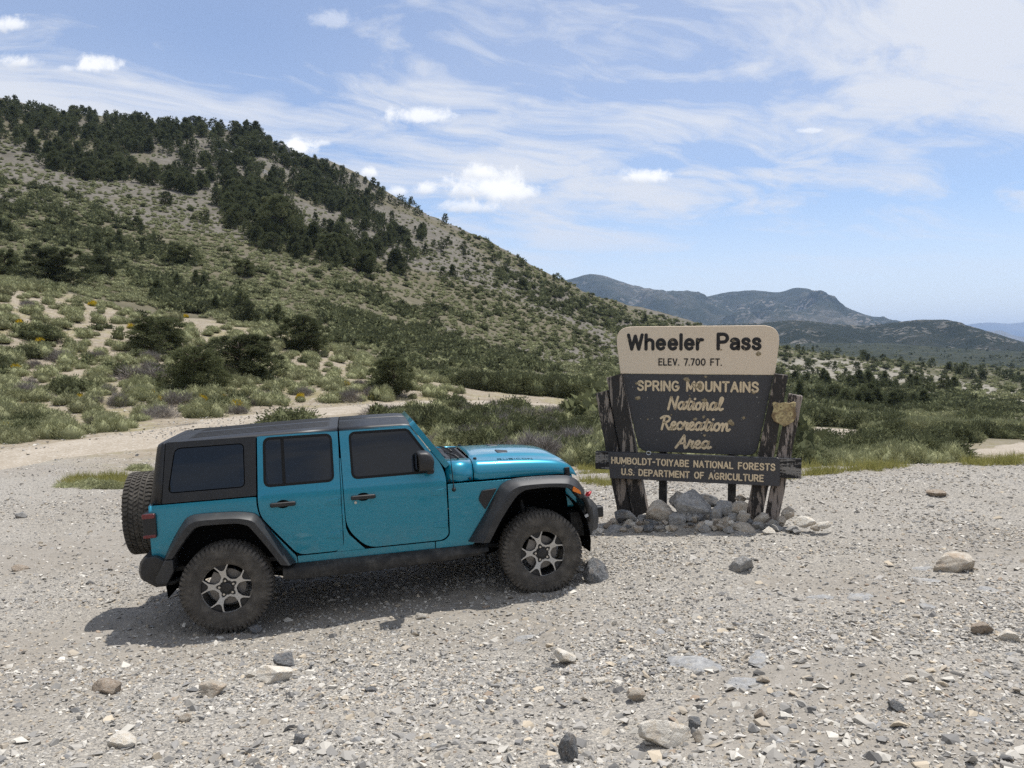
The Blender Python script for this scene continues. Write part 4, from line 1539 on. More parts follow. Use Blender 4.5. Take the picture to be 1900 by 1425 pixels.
def sfin(name, bm, m, parent=sign, smooth=30, bev=0):
    return fin(name, bm, m, parent, smooth, bev)


def board(name, outline, y_front, thick, m, parent=sign, bev=.006):
    bm = bmesh.new()
    loft(bm, [[(u, y_front, z) for u, z in outline], [(u, y_front + thick, z) for u, z in outline]], closed=True, cap=True)
    return sfin(name, bm, m, parent, 30, bev)


top = board('name_board', rpoly([(-.952, 1.354), (.930, 1.354), (1.000, 1.957, .23), (-1.030, 1.957, .23)], 8), -.012, .05, m_tan)
low = board('lower_board', rpoly([(-.931, 1.351), (.918, 1.351), (.728, .362, .11), (-.706, .362, .11)], 6), -.008, .045, m_brn)
beam = board('cross_beam', [(-1.247, .128), (1.244, .124), (1.243, .362), (-1.246, .356)], -.150, .075, m_beam)
plank = board('forest_board', [(-1.050, .022), (1.003, .026), (.999, .358), (-1.076, .356)], -.182, .031, m_brn)


def post(name, x0, x1, zt0, zt1, xb0, xb1, y0, y1, m):
    """flared timber: top edge from (x0, zt0) to (x1, zt1), foot at xb0..xb1"""
    bm = bmesh.new()
    secs = []
    zb = -.95
    kk = 14
    for i in range(kk + 1):
        t = i / kk
        row = []
        for (xa, xb_, zt) in ((x0, xb0, zt0), (x1, xb1, zt1)):
            row.append((xa + (xb_ - xa) * t, zt + (zb - zt) * t))
        w = .004 * math.sin(i * 2.1)
        (xl, zl), (xr, zr) = row
        secs.append([(xl + w, y0 + w, zl), (xr - w, y0 - w * .6, zr), (xr - w * .5, y1, zr), (xl, y1, zl)])
    loft(bm, secs, closed=True, cap=True)
    return sfin(name, bm, m, sign, 30, .008)


post('post', -1.125, -.936, 1.300, 1.356, -.665, -.480, -.070, .105, m_post)
post('post', -1.272, -1.118, 1.092, 1.140, -.880, -.690, -.045, .130, m_post)
post('post', .925, 1.084, 1.372, 1.353, .515, .725, -.070, .105, m_post)
post('post', 1.095, 1.252, 1.132, 1.103, .745, .910, -.055, .120, m_post2)
for x in (-.412, .442):
    bm = bmesh.new()
    add_box(bm, x - .049, x + .049, .06, .16, -.9, .55)
    sfin('support_post', bm, m_frame, sign, 30, .006)

# worn forest shield fixed over the two posts at one side
m_shield, n, b = material('worn_shield', rough=.7)
oc = n.coord('Object')
v = n.vor(oc, 17)
col = n.ramp(v, [(.0, (.14, .10, .03)), (.16, (.17, .12, .05)), (.2, (.52, .43, .22)), (.50, (.44, .35, .18)), (.62, (.23, .16, .08)), (1, (.15, .10, .05))])
n.put(b.inputs['Base Color'], n.mix(n.smooth(n.noise(oc, 9, 5, .6), .45, .6), col, (.40, .31, .155)))
n.put(b.inputs['Normal'], n.bump(v, .5, .01))
shield = board('shield', [(.905, 1.018), (.930, 1.036), (.985, 1.020), (1.040, 1.030), (1.095, 1.020), (1.150, 1.040), (1.176, 1.026), (1.166, .965), (1.180, .875), (1.150, .800), (1.095, .765), (1.045, .738), (.990, .768), (.925, .800), (.895, .865), (.922, .955)], -.098, .026, m_shield)
bm = bmesh.new()
for (u, z) in ((.945, .985), (1.13, .99), (1.05, .90), (1.0, .82), (1.09, .83)):
    pp = [(u + .020 * math.cos(a), -.099, z + .020 * math.sin(a)) for a in np.linspace(0, 2 * math.pi, 14, endpoint=False)]
    tube(bm, pp + [pp[0]], .0035, 5)
sfin('shield_ring', bm, m_scar, shield)

# --- routed lettering: every glyph is a set of strokes with round ends


def arc(cx, cy, rx, ry, a0, a1, n=10):
    return [(cx + rx * math.cos(R(a0 + (a1 - a0) * i / n)), cy + ry * math.sin(R(a0 + (a1 - a0) * i / n))) for i in range(n + 1)]


def sm_(pts, n=4):
    return [(p[0], p[1]) for p in catmull([(a, b_, 0) for a, b_ in pts], n)]


S_PTS = [(.55, .80), (.46, .95), (.29, 1.0), (.11, .94), (.04, .76), (.13, .60), (.30, .52), (.48, .43), (.57, .26), (.49, .07), (.29, 0), (.11, .05), (.01, .20)]
G = {
    'A': (.68, [[(0, 0), (.34, 1), (.68, 0)], [(.13, .33), (.55, .33)]]),
    'B': (.60, [[(0, 0), (0, 1), (.32, 1)] + arc(.33, .765, .22, .235, 90, -90) + [(0, .53)], [(.30, .53)] + arc(.34, .265, .25, .265, 90, -90) + [(0, 0)]]),
    'C': (.64, [arc(.35, .5, .35, .5, 48, 312, 16)]),
    'D': (.64, [[(0, 0), (0, 1), (.25, 1)] + arc(.25, .5, .39, .5, 90, -90, 14) + [(0, 0)]]),
    'E': (.52, [[(.52, 1), (0, 1), (0, 0), (.52, 0)], [(0, .52), (.44, .52)]]),
    'F': (.50, [[(.50, 1), (0, 1), (0, 0)], [(0, .52), (.42, .52)]]),
    'G': (.68, [arc(.35, .5, .35, .5, 48, 340, 18) + [(.68, .46)], [(.68, .46), (.40, .46)]]),
    'H': (.60, [[(0, 0), (0, 1)], [(.6, 0), (.6, 1)], [(0, .52), (.6, .52)]]),
    'I': (.02, [[(.01, 0), (.01, 1)]]),
    'L': (.48, [[(0, 1), (0, 0), (.48, 0)]]),
    'M': (.76, [[(0, 0), (0, 1), (.38, .22), (.76, 1), (.76, 0)]]),
    'N': (.62, [[(0, 0), (0, 1), (.62, 0), (.62, 1)]]),
    'O': (.70, [arc(.35, .5, .35, .5, 90, 450, 24)]),
    'P': (.56, [[(0, 0), (0, 1), (.30, 1)] + arc(.30, .73, .27, .27, 90, -90) + [(0, .46)]]),
    'R': (.60, [[(0, 0), (0, 1), (.30, 1)] + arc(.30, .74, .26, .26, 90, -90) + [(0, .48)], [(.28, .48), (.60, 0)]]),
    'S': (.58, [sm_(S_PTS)]),
    'T': (.60, [[(0, 1), (.6, 1)], [(.3, 1), (.3, 0)]]),
    'U': (.60, [[(0, 1), (0, .3)] + arc(.3, .3, .3, .3, 180, 360) + [(.6, 1)]]),
    'V': (.62, [[(0, 1), (.31, 0), (.62, 1)]]),
    'W': (.92, [[(0, 1), (.22, 0), (.46, .92), (.70, 0), (.92, 1)]]),
    'Y': (.62, [[(0, 1), (.31, .48), (.62, 1)], [(.31, .48), (.31, 0)]]),
    '7': (.50, [[(0, 1), (.50, 1), (.17, 0)]]),
    '0': (.60, [arc(.30, .5, .30, .5, 90, 450, 22)]),
    '.': (.03, [[(0, .02), (.03, .02)]]),
    '-': (.30, [[(0, .48), (.30, .48)]]),
    ' ': (.36, []),
    'h': (.46, [[(0, 0), (0, 1)], [(0, .40)] + arc(.23, .43, .23, .23, 170, 0) + [(.46, 0)]]),
    'e': (.52, [[(.02, .34), (.51, .34)] + arc(.265, .33, .25, .33, 0, 312, 16)]),
    'l': (.02, [[(.01, 0), (.01, 1)]]),
    'r': (.30, [[(0, 0), (0, .66)], sm_([(0, .36), (.09, .56), (.20, .65), (.31, .64)])]),
    'a': (.46, [sm_([(.03, .55), (.14, .65), (.30, .65), (.43, .55), (.45, .38)]) + [(.45, 0)], sm_([(.45, .38), (.22, .37), (.05, .28), (.03, .12), (.14, .01), (.30, .04), (.45, .18)])]),
    's': (.40, [[(x * .70, y * .66) for x, y in sm_(S_PTS)]]),
}
CUR = {   # joined brush script
    'N': (.66, [sm_([(.02, -.02), (.08, .5), (.14, .98)]), sm_([(.14, .98), (.30, .55), (.48, .02)]), sm_([(.48, .02), (.52, .5), (.60, 1.0)])]),
    'R': (.66, [sm_([(.12, -.02), (.18, .45), (.22, .92)]), sm_([(.0, .86), (.18, 1.0), (.42, 1.02), (.56, .88), (.50, .66), (.34, .55), (.20, .53)]), sm_([(.30, .54), (.44, .22), (.56, .0), (.68, .04)])]),
    'A': (.60, [sm_([(-.04, -.02), (.18, .5), (.36, 1.0)]), sm_([(.36, 1.0), (.42, .5), (.46, .0), (.56, .02)]), [(.10, .34), (.46, .38)]]),
    'a': (.52, [sm_([(.36, .44), (.22, .50), (.08, .38), (.04, .18), (.14, .01), (.27, .06), (.37, .28), (.40, .46)]), sm_([(.40, .46), (.36, .20), (.40, .02), (.54, .10)])]),
    't': (.36, [sm_([(.0, .10), (.14, .45), (.24, .86)]), sm_([(.24, .86), (.17, .35), (.18, .05), (.28, .0), (.38, .12)]), [(.04, .60), (.38, .64)]]),
    'i': (.28, [sm_([(.0, .10), (.10, .28), (.17, .48)]), sm_([(.17, .48), (.12, .18), (.17, .01), (.30, .10)]), [(.21, .72), (.22, .73)]]),
    'o': (.46, [sm_([(.28, .48), (.12, .42), (.04, .20), (.13, .01), (.28, .04), (.37, .24), (.29, .46), (.36, .36), (.48, .40)])]),
    'n': (.52, [sm_([(.0, .40), (.08, .47), (.11, .30), (.09, .0)]), sm_([(.10, .15), (.22, .42), (.33, .46), (.35, .28), (.35, .08), (.42, .0), (.54, .10)])]),
    'l': (.32, [sm_([(.0, .10), (.18, .45), (.29, .85), (.22, 1.0), (.13, .85), (.11, .25), (.18, .01), (.34, .10)])]),
    'r': (.38, [sm_([(.0, .10), (.08, .35), (.12, .52), (.18, .42), (.30, .44)]), sm_([(.30, .44), (.24, .20), (.28, .01), (.40, .10)])]),
    'e': (.38, [sm_([(.0, .12), (.18, .24), (.29, .38), (.22, .50), (.09, .42), (.05, .20), (.13, .02), (.27, .02), (.40, .14)])]),
    'c': (.38, [sm_([(.33, .40), (.22, .50), (.08, .38), (.05, .16), (.16, .01), (.28, .03), (.40, .14)])]),
}
for _c in 'atioNlrecn':
    if _c.islower():
        CUR[_c] = (CUR[_c][0], [[(p[0], p[1] * (1.18 if _c not in 'tl' else 1.0)) for p in q] for q in CUR[_c][1]])


def stroke(bm, pts, hw, yf, rel):
    """a raised round-ended ridge along pts, proud of the plane y = yf"""
    # split at sharp corners so that each run has its own round ends
    runs, cur = [], [pts[0]]
    for i in range(1, len(pts)):
        cur.append(pts[i])
        if 0 < i < len(pts) - 1:
            a = Vector(pts[i]) - Vector(pts[i - 1])
            c = Vector(pts[i + 1]) - Vector(pts[i])
            if a.length > 1e-6 and c.length > 1e-6 and a.angle(c) > R(38):
                runs.append(cur)
                cur = [pts[i]]
    runs.append(cur)
    for q, run in enumerate(runs):
        P_ = [Vector(p) for p in run]
        P_ = [p for i, p in enumerate(P_) if i == 0 or (p - P_[i - 1]).length > 1e-5]
        if len(P_) < 2:
            P_ = [P_[0], P_[0] + Vector((1e-3, 0))]
        secs = []
        rl = rel + .0003 * (q % 3)

        def sec(p, t, w):
            s_ = Vector((-t.y, t.x))
            return [(p.x + s_.x * w * a, yf - rl * b_, p.y + s_.y * w * a) for a, b_ in ((-1, -.3), (-1, .55), (-.8, 1), (.8, 1), (1, .55), (1, -.3))]
        for i, p in enumerate(P_):
            t = (P_[min(i + 1, len(P_) - 1)] - P_[max(i - 1, 0)]).normalized()
            if i == 0:
                for a in (-1, -.8, -.45):
                    secs.append(sec(p + t * hw * a, t, max(hw * math.sqrt(1 - a * a), hw * .12)))
            secs.append(sec(p, t, hw))
            if i == len(P_) - 1:
                for a in (.45, .8, 1):
                    secs.append(sec(p + t * hw * a, t, max(hw * math.sqrt(1 - a * a), hw * .12)))
        loft(bm, secs, closed=True, cap=True)


def lettering(text, x0, x1, z0, h, hw, yf, m, parent, font=G, gap=.24, slant=0.0):
    """a line of words fitted between x0 and x1, each word a part of its board"""
    def wid(t):
        return sum((font[c] if c in font else G[c])[0] + (gap if font is G else 0) for c in t)
    tot = wid(text) - (gap if font is G else 0)
    k = (x1 - x0) / tot
    pos = 0
    for word in text.split(' '):
        word_part(word, x0 + pos * k, x0 + (pos + wid(word) - (gap if font is G else 0)) * k, z0, h, hw, yf, m, parent, font, gap, slant)
        pos += wid(word + ' ')


def word_part(text, x0, x1, z0, h, hw, yf, m, parent, font=G, gap=.24, slant=0.0, dz=0.0, rel=.005):
    x = 0
    items = []
    for ch in text:   # one line of words is one part
        w, st_ = font[ch] if ch in font else G[ch]
        items.append((x, st_))
        x += w + (gap if font is G else 0)
    x -= gap if font is G else 0
    sx = (x1 - x0) / x
    bm = bmesh.new()
    for ox, st_ in items:
        for pl in st_:
            stroke(bm, [(x0 + (ox + p[0]) * sx + slant * h * p[1], z0 + h * p[1] + dz * ((ox + p[0]) / x)) for p in pl], hw, yf, rel)
    return sfin('lettering', bm, m, parent, 35)


lettering('Wheeler', -.850, .068, 1.670, .178, .021, -.0125, m_let_d, top, gap=.27)
lettering('Pass', .262, .752, 1.672, .180, .021, -.0125, m_let_d, top, gap=.25)
lettering('ELEV. 7.700 FT.', -.462, .302, 1.468, .078, .0075, -.0125, m_let_d, top, gap=.30)
lettering('SPRING MOUNTAINS', -.725, .737, 1.147, .112, .0130, -.0085, m_let_t, low, gap=.29)
lettering('National', -.345, .318, .912, .155, .0145, -.0085, m_let_t, low, CUR, slant=.10)
lettering('Recreation', -.445, .405, .656, .160, .0145, -.0085, m_let_t, low, CUR, slant=.10)
lettering('Area', -.235, .180, .428, .155, .0145, -.0085, m_let_t, low, CUR, slant=.10)
lettering('HUMBOLDT-TOIYABE NATIONAL FORESTS', -1.026, .942, .217, .074, .0085, -.1825, m_let_t, plank, gap=.30)
lettering('U.S. DEPARTMENT OF AGRICULTURE', -.895, .812, .078, .072, .0085, -.1825, m_let_t, plank, gap=.30)


def scar(u, z, r, yf, parent, k=12, seed=0):
    bm = bmesh.new()
    rr = random.Random(seed)
    rad = [r * (.65 + .6 * rr.random()) for _ in range(k)]
    ring = [bm.verts.new((u + rad[i] * math.cos(2 * math.pi * i / k), yf + .001, z + rad[i] * .85 * math.sin(2 * math.pi * i / k))) for i in range(k)]
    mid = [bm.verts.new((u + rad[i] * .7 * math.cos(2 * math.pi * i / k + .2), yf - .0065, z + rad[i] * .6 * math.sin(2 * math.pi * i / k + .2))) for i in range(k)]
    c = bm.verts.new((u, yf - .003, z))
    for i in range(k):
        j = (i + 1) % k
        bm.faces.new((ring[i], ring[j], mid[j], mid[i]))
        bm.faces.new((mid[i], mid[j], c))
    return sfin('bullet_scar', bm, m_scar, parent, 60)


for i, (u, z, r) in enumerate(((-.125, 1.292, .034), (-.10, 1.270, .028), (-.005, 1.215, .058), (.045, 1.205, .045), (-.73, 1.232, .030), (-.705, 1.240, .022), (-.729, 1.044, .034), (.690, 1.142, .036), (.635, 1.255, .024),
                               (.105, 1.030, .036), (.100, .985, .030), (.096, .821, .022), (-.010, .792, .026), (.410, .765, .040), (.440, .745, .030), (.577, .825, .022), (-.300, .655, .032), (-.270, .675, .022), (.110, .592, .022),
                               (.113, 1.322, .020), (-.11, .93, .014), (-.30, .838, .012), (-.33, 1.175, .02), (-.12, 1.15, .014), (.09, .465, .03), (-.05, .45, .03), (.17, .70, .022), (-.16, .69, .022), (-.60, .775, .016), (-.08, 1.085, .012))):
    scar(u, z, r, -.0085, low, seed=i)
for i, (u, z, r) in enumerate(((.742, 1.612, .034), (-.448, 1.757, .018), (-.305, 1.780, .024), (.02, 1.77, .016), (.44, 1.775, .02), (.30, 1.66, .012))):
    scar(u, z, r, -.0125, top, seed=60 + i)
bm = bmesh.new()
pp = [(-.560 + .028 * math.cos(a), -.188, .366 + .022 * math.sin(a)) for a in np.linspace(0, 2 * math.pi, 16, endpoint=False)]
tube(bm, pp + [pp[0]], .004, 6)
sfin('sticker', bm, m_white, plank)

# ------------------------------------------------------------------ rocks
def rock_mat(name, base, dark, light, warm):
    m, n, b = material(name, rough=.9, spec=.2)
    oc = n.coord('Object')
    rnd = n.obj_random()
    off = n.vmath('ADD', oc, n.comb(n.math('MULTIPLY', rnd, 37.0), n.math('MULTIPLY', rnd, 11.0), 0.0))
    f = n.noise(off, 7, 7, .68, .3)
    col = n.ramp(f, [(.28, dark), (.48, base), (.68, light)])
    col = n.mix(n.math('MULTIPLY', n.smooth(n.noise(off, 3.2, 4, .6), .5, .62), .6), col, warm)
    vein = n.smooth(n.math('ABSOLUTE', n.math('SUBTRACT', n.noise(off, 4, 5, .6, 1.2), .5)), .0, .018, .55, 0.)
    col = n.mix(vein, col, (.62, .60, .56))
    n.put(b.inputs['Base Color'], col)
    n.put(b.inputs['Normal'], n.bump(n.math('ADD', n.noise(off, 16, 7, .7), n.math('MULTIPLY', n.noise(off, 60, 4, .6), .3)), .7, .03))
    return m


RM = {'grey': rock_mat('grey_rock', (.29, .283, .27), (.14, .138, .134), (.43, .415, .385), (.36, .32, .265)),
      'dark': rock_mat('dark_rock', (.13, .135, .14), (.055, .058, .062), (.24, .24, .24), (.19, .165, .14)),
      'tan': rock_mat('tan_rock', (.44, .385, .31), (.25, .215, .17), (.58, .53, .445), (.46, .355, .255)),
      'pale': rock_mat('pale_rock', (.70, .65, .56), (.55, .505, .43), (.78, .74, .66), (.64, .54, .41)),
      'brown': rock_mat('brown_rock', (.29, .235, .18), (.17, .135, .10), (.45, .39, .315), (.35, .265, .19)),
      'blue': rock_mat('blue_rock', (.33, .33, .325), (.20, .20, .20), (.46, .457, .445), (.38, .35, .30))}


def rock_mesh(seed, sub=4, planes=11, lump=.07):
    g = np.random.default_rng(seed)
    bm = bmesh.new()
    bmesh.ops.create_icosphere(bm, subdivisions=sub, radius=1)
    me = bpy.data.meshes.new('rock')
    bm.to_mesh(me)
    bm.free()
    n_ = len(me.vertices)
    V = np.empty(n_ * 3, np.float32)
    me.vertices.foreach_get('co', V)
    V = V.reshape(-1, 3).astype(float)
    N_ = g.normal(size=(planes, 3))
    N_ /= np.linalg.norm(N_, axis=1)[:, None]
    d = g.uniform(.55, 1.0, planes)
    dots = V @ N_.T
    rad = np.min(np.where(dots > .05, d / np.maximum(dots, .05), 9), axis=1)
    rad = np.minimum(rad, 1.25)
    rad *= 1 + lump * (fbm(V[:, 0] * 2 + seed, V[:, 1] * 2 + V[:, 2] * 2.7, 1.0, 4, seed))
    V = V * rad[:, None]
    V -= (V.max(0) + V.min(0)) / 2
    V /= (V.max(0) - V.min(0))          # unit box
    me.vertices.foreach_set('co', V.astype(np.float32).ravel())
    me.update()
    return me


ROCKS = {}


def rock(name, kind, loc, size, seed, rot=None, mesh_seed=None, sharp=28):
    key = (seed if mesh_seed is None else mesh_seed, kind)
    if key not in ROCKS:
        me = rock_mesh(key[0])
        me.materials.append(RM[kind])
        me.shade_smooth()
        me.set_sharp_from_angle(angle=R(sharp))
        ROCKS[key] = me
    o = bpy.data.objects.new(name, ROCKS[key])
    COL.objects.link(o)
    o.location = loc
    o.scale = size
    g = random.Random(seed)
    o.rotation_euler = rot if rot else (R(g.uniform(-14, 14)), R(g.uniform(-14, 14)), R(g.uniform(0, 360)))
    return o


def sign_pt(px, py, off):
    """the point where a picture ray meets the sign's plane moved `off` towards the viewer"""
    r = Vector(px_ray(px, py))
    c = Vector((0, 0, CAM_Z))
    p0 = SM + SN * off
    return c + r * (((p0 - c).dot(SN)) / r.dot(SN))


# heap at the sign's foot: crop column, row, width, height, kind, label (None: one of many alike)
HEAP = [
    (835, 225, 280, 255, 'grey', 'largest grey boulder topping the rock heap under the sign'),
    (560, 262, 210, 185, 'tan', 'broad tan grey boulder beside the inner timber post, left of the largest boulder'),
    (700, 170, 130, 150, 'dark', 'dark blue grey rock wedged behind the largest boulder at its upper edge'),
    (800, 130, 130, 70, 'grey', None), (940, 165, 150, 90, 'dark', None),
    (1005, 290, 85, 165, 'grey', 'upright narrow grey rock leaning on the largest boulder'),
    (1080, 245, 105, 150, 'grey', 'blocky grey rock under the steel support post on the right'),
    (1185, 225, 130, 110, 'tan', None), (1200, 150, 80, 65, 'tan', 'rounded rock by itself behind the right steel support'),
    (1140, 310, 100, 85, 'grey', None), (1215, 305, 90, 90, 'tan', None), (1210, 262, 60, 45, 'pale', None),
    (1230, 392, 140, 95, 'tan', 'large tan rock low in front, right of the heap middle'),
    (1350, 308, 130, 80, 'tan', 'knobbly tan rock between the two right timber posts'),
    (1085, 372, 95, 150, 'tan', 'tall leaning tan rock in the front of the heap'),
    (915, 378, 155, 95, 'tan', 'mottled rock directly below the largest boulder'),
    (790, 382, 90, 75, 'brown', None), (690, 330, 160, 130, 'grey', 'mottled grey rock between the two biggest boulders'),
    (920, 452, 180, 105, 'grey', 'smooth grey slab lying at the front foot of the heap'),
    (1035, 478, 150, 75, 'pale', 'pale flat-topped block at the very front of the heap'),
    (1118, 495, 150, 75, 'pale', 'white and orange stained rock at the very front of the heap'),
    (1185, 520, 50, 30, 'brown', None),
    (330, 378, 90, 120, 'tan', 'upright tan rock against the inner left timber post'),
    (240, 415, 170, 105, 'grey', 'rounded grey rock at the left front of the heap'),
    (195, 490, 160, 100, 'tan', 'sunlit tan rock at the left front corner of the heap'),
    (280, 285, 120, 95, 'dark', None), (345, 300, 90, 110, 'grey', None), (95, 430, 110, 80, 'pale', 'sunlit pale rock nearest the car bumper'),
    (30, 452, 90, 70, 'pale', None), (515, 362, 80, 85, 'dark', None), (550, 408, 70, 85, 'tan', None), (620, 425, 95, 65, 'grey', None),
    (705, 452, 90, 55, 'grey', None), (840, 428, 100, 65, 'tan', None), (485, 460, 90, 55, 'grey', None), (370, 487, 110, 50, 'grey', None),
    (1570, 262, 95, 85, 'tan', 'single rock resting outside the outer right timber post'), (1520, 318, 60, 65, 'tan', None),
    (1700, 330, 160, 70, 'pale', 'long sunlit pale rock at the right end of the heap'), (1462, 350, 110, 75, 'grey', None), (1342, 362, 100, 65, 'grey', None),
    (1492, 380, 100, 55, 'grey', None), (1600, 385, 90, 45, 'grey', None), (450, 395, 90, 65, 'grey', None), (400, 425, 70, 55, 'dark', None),
    (1010, 352, 90, 75, 'brown', None), (288, 482, 65, 75, 'tan', None), (520, 498, 90, 40, 'tan', None), (1180, 360, 70, 60, 'grey', None),
    (640, 395, 70, 50, 'dark', None), (765, 440, 70, 55, 'grey', None), (1280, 340, 70, 60, 'dark', None), (1420, 395, 70, 45, 'grey', None), (210, 335, 70, 60, 'tan', None),
    (1640, 410, 70, 35, 'grey', None), (420, 350, 60, 50, 'brown', None), (600, 470, 60, 40, 'grey', None), (980, 420, 60, 50, 'dark', None), (1300, 420, 60, 40, 'tan', None),
    (160, 360, 80, 70, 'brown', None), (1850, 355, 110, 50, 'pale', None), (1780, 380, 70, 40, 'tan', None),
]
for i, (cx, cy, w, h, kind, lab) in enumerate(HEAP):
    px, py = 1090 + cx / 4.222, 890 + cy / 4.222
    off = np.interp(cy, [110, 230, 330, 420, 500], [-.12, .22, .38, .55, .74])
    p = sign_pt(px, py, off)
    sc_ = p.y / F_PX / 4.222
    dep = .5 * (w + h) * sc_ * random.uniform(.85, 1.1)
    g = H1(p.x, p.y)
    hh = h * sc_ * 1.06
    if p.z - hh * .5 > g - .01:           # reach down into the heap
        pass
    o = rock('rock', kind, p, (w * sc_ * 1.12, dep, hh * 1.08), 100 + i, (R(random.uniform(-10, 10)), R(random.uniform(-14, 14)), R(random.uniform(-25, 25))), 100 + i)
    tag(o, lab or {'grey': 'smaller grey rock in the heap round the sign posts', 'dark': 'smaller dark rock in the heap round the sign posts', 'tan': 'smaller tan rock in the heap round the sign posts',
                   'pale': 'smaller pale rock in the heap round the sign posts', 'brown': 'smaller brown rock in the heap round the sign posts'}[kind], 'rock', 'rocks heaped round the sign posts')
for i in range(85):                       # filler between and under them
    u, off = random.gauss(-.05, .62), random.uniform(.0, .62)
    p = SM + SU * u + SN * off
    s_ = random.uniform(.06, .15)
    o = rock('rock', random.choice(['grey', 'tan', 'pale', 'tan', 'dark']), (p.x, p.y, H1(p.x, p.y) + .03), (s_, s_ * .9, s_ * .7), 300 + i, None, 100 + (i % 10))
    tag(o, 'little rock filling gaps low in the heap round the sign posts', 'rock', 'small rocks filling the heap')

# loose stones on the pull-out: column, row of the middle, width, height, kind, label
LOOSE = [
    (505, 1256, 62, 34, 'pale', 'pale angular stone with dark shaded side in front of the rear wheel'),
    (390, 1282, 48, 30, 'tan', 'tan broken stone left of the pale angular stone below the rear wheel'),
    (188, 1281, 50, 27, 'brown', 'flat-topped brown stone alone near the left edge of the gravel'),
    (525, 1230, 40, 24, 'dark', 'dark mottled stone just above the pale angular stone'),
    (220, 1380, 50, 30, 'pale', 'slanted pale grey stone near the lower left corner'),
    (1240, 1370, 92, 56, 'pale', 'largest white stone at the bottom of the gravel'),
    (1290, 1346, 28, 26, 'dark', 'small dark stone touching the largest white stone'),
    (1297, 1372, 22, 30, 'tan', 'small tan stone right beside the largest white stone'),
    (1056, 1392, 36, 56, 'dark', 'dark pointed stone standing upright at the bottom edge'),
    (1048, 1224, 42, 28, 'pale', 'white stone alone in front of the front wheel'),
    (1182, 1292, 36, 24, 'tan', 'tan stone below the white stone, midway to the bottom'),
    (1385, 1052, 46, 36, 'grey', 'grey squared stone on open gravel in front of the rock heap'),
    (1786, 1050, 80, 36, 'tan', 'long leaning tan slab of stone near the right edge'),
    (1742, 918, 34, 15, 'brown', 'low brown stone on the far rim of the gravel right of the sign'),
    (1106, 1062, 46, 46, 'dark', 'dark stone tucked against the front tyre'),
    (470, 1171, 24, 18, 'dark', 'small dark stone under the edge of the rear tyre'),
    (1413, 1330, 20, 26, 'brown', 'small reddish brown stone right of the largest white stone'),
    (1830, 1170, 40, 24, 'brown', 'brown stone beside a white stone near the right edge'),
    (1877, 1184, 36, 20, 'pale', 'white stone beside a brown stone near the right edge'),
    (1668, 1314, 30, 18, 'dark', 'dark grey stone low at the right of the gravel'),
    (32, 1057, 28, 14, 'brown', 'low brown stone at the left edge level with the rear wheel'),
    (166, 1083, 20, 9, 'dark', 'small dark flat stone behind the left end of the car shadow'),
    (36, 957, 22, 12, 'grey', 'small grey stone far back at the left edge'),
    (340, 1335, 24, 18, 'tan', 'small tan stone below the tan broken stone'),
    (462, 1252, 18, 13, 'pale', 'small pale stone touching the pale angular stone'),
    (552, 1375, 24, 18, 'dark', 'dark splinter of stone bottom centre left of the upright pointed stone'),
    (686, 1283, 22, 12, 'dark', 'dark flat chip of stone below the middle of the car'),
    (1418, 1262, 24, 13, 'tan', 'flat tan stone right of the bluish bedrock outcrop'),
    (1690, 1262, 30, 14, 'pale', 'flat cream stone right of the bedrock outcrop, near the right side'),
    (1115, 1266, 18, 14, 'pale', 'white edged chip leaning on a bluish slab'),
    (780, 1145, 22, 14, 'pale', 'pale stone at the edge of the car shadow'),
]
for i, (px, py, w, h, kind, lab) in enumerate(LOOSE):
    g = ground_at(px, py + h * .38, 1.5, 60)
    sc_ = g[1] / F_PX
    ww, hh = w * sc_ * 1.06, h * sc_ * 1.10
    o = rock('stone', kind, (g[0], g[1] + ww * .3, g[2] + hh * .30), (ww, ww * .8, hh), 500 + i, (R(random.uniform(-8, 8)), R(random.uniform(-10, 10)), R(random.uniform(-20, 20))), 500 + i, 24)
    tag(o, lab, 'stone')

SLABS = [
    (1300, 1232, 110, 58, 'cracked bluish bedrock hump at the middle right of the gravel'), (1425, 1218, 110, 46, 'bluish bedrock hump just right of the cracked one'),
    (1385, 1262, 95, 22, 'thin low slab below the cracked bedrock hump'), (1710, 1056, 60, 34, 'bluish slab left of the long leaning tan stone'),
    (1725, 1078, 90, 22, 'flat bluish slab below the long leaning tan stone'), (1835, 1096, 56, 26, 'bluish slab right below the long leaning tan stone'),
    (1525, 1110, 60, 28, 'grey slab flush with the gravel in front of the sign heap'), (1610, 1110, 80, 26, 'blue grey slab flush with the gravel right of the grey slab'),
    (985, 1181, 66, 20, 'pale blue flat slab in front of the front wheel'), (820, 1288, 50, 36, 'whitish blue slab in front of the middle of the car'),
    (1830, 1342, 110, 26, 'whitish flat slabs of bedrock low at the right edge'), (1120, 1274, 40, 28, 'small bluish slab left of the tan stone'),
    (1600, 1198, 40, 16, 'small white slab flush with the gravel right of the bedrock humps'), (1455, 1288, 48, 18, 'grey flat slab below the bedrock humps'),
    (1312, 1305, 30, 24, 'small pale slab between white stone and bedrock hump'), (1890, 1215, 50, 20, 'pale bluish slab cut by the right edge'),
    (1170, 1225, 60, 20, 'low bluish slab left of the cracked bedrock hump'), (1740, 1130, 60, 20, 'thin grey slab right of centre on the gravel'),
    (815, 1385, 60, 36, 'dusty pale slab near the bottom below the car'), (1340, 1128, 70, 18, 'dusty low slab in front of the sign heap'),
]
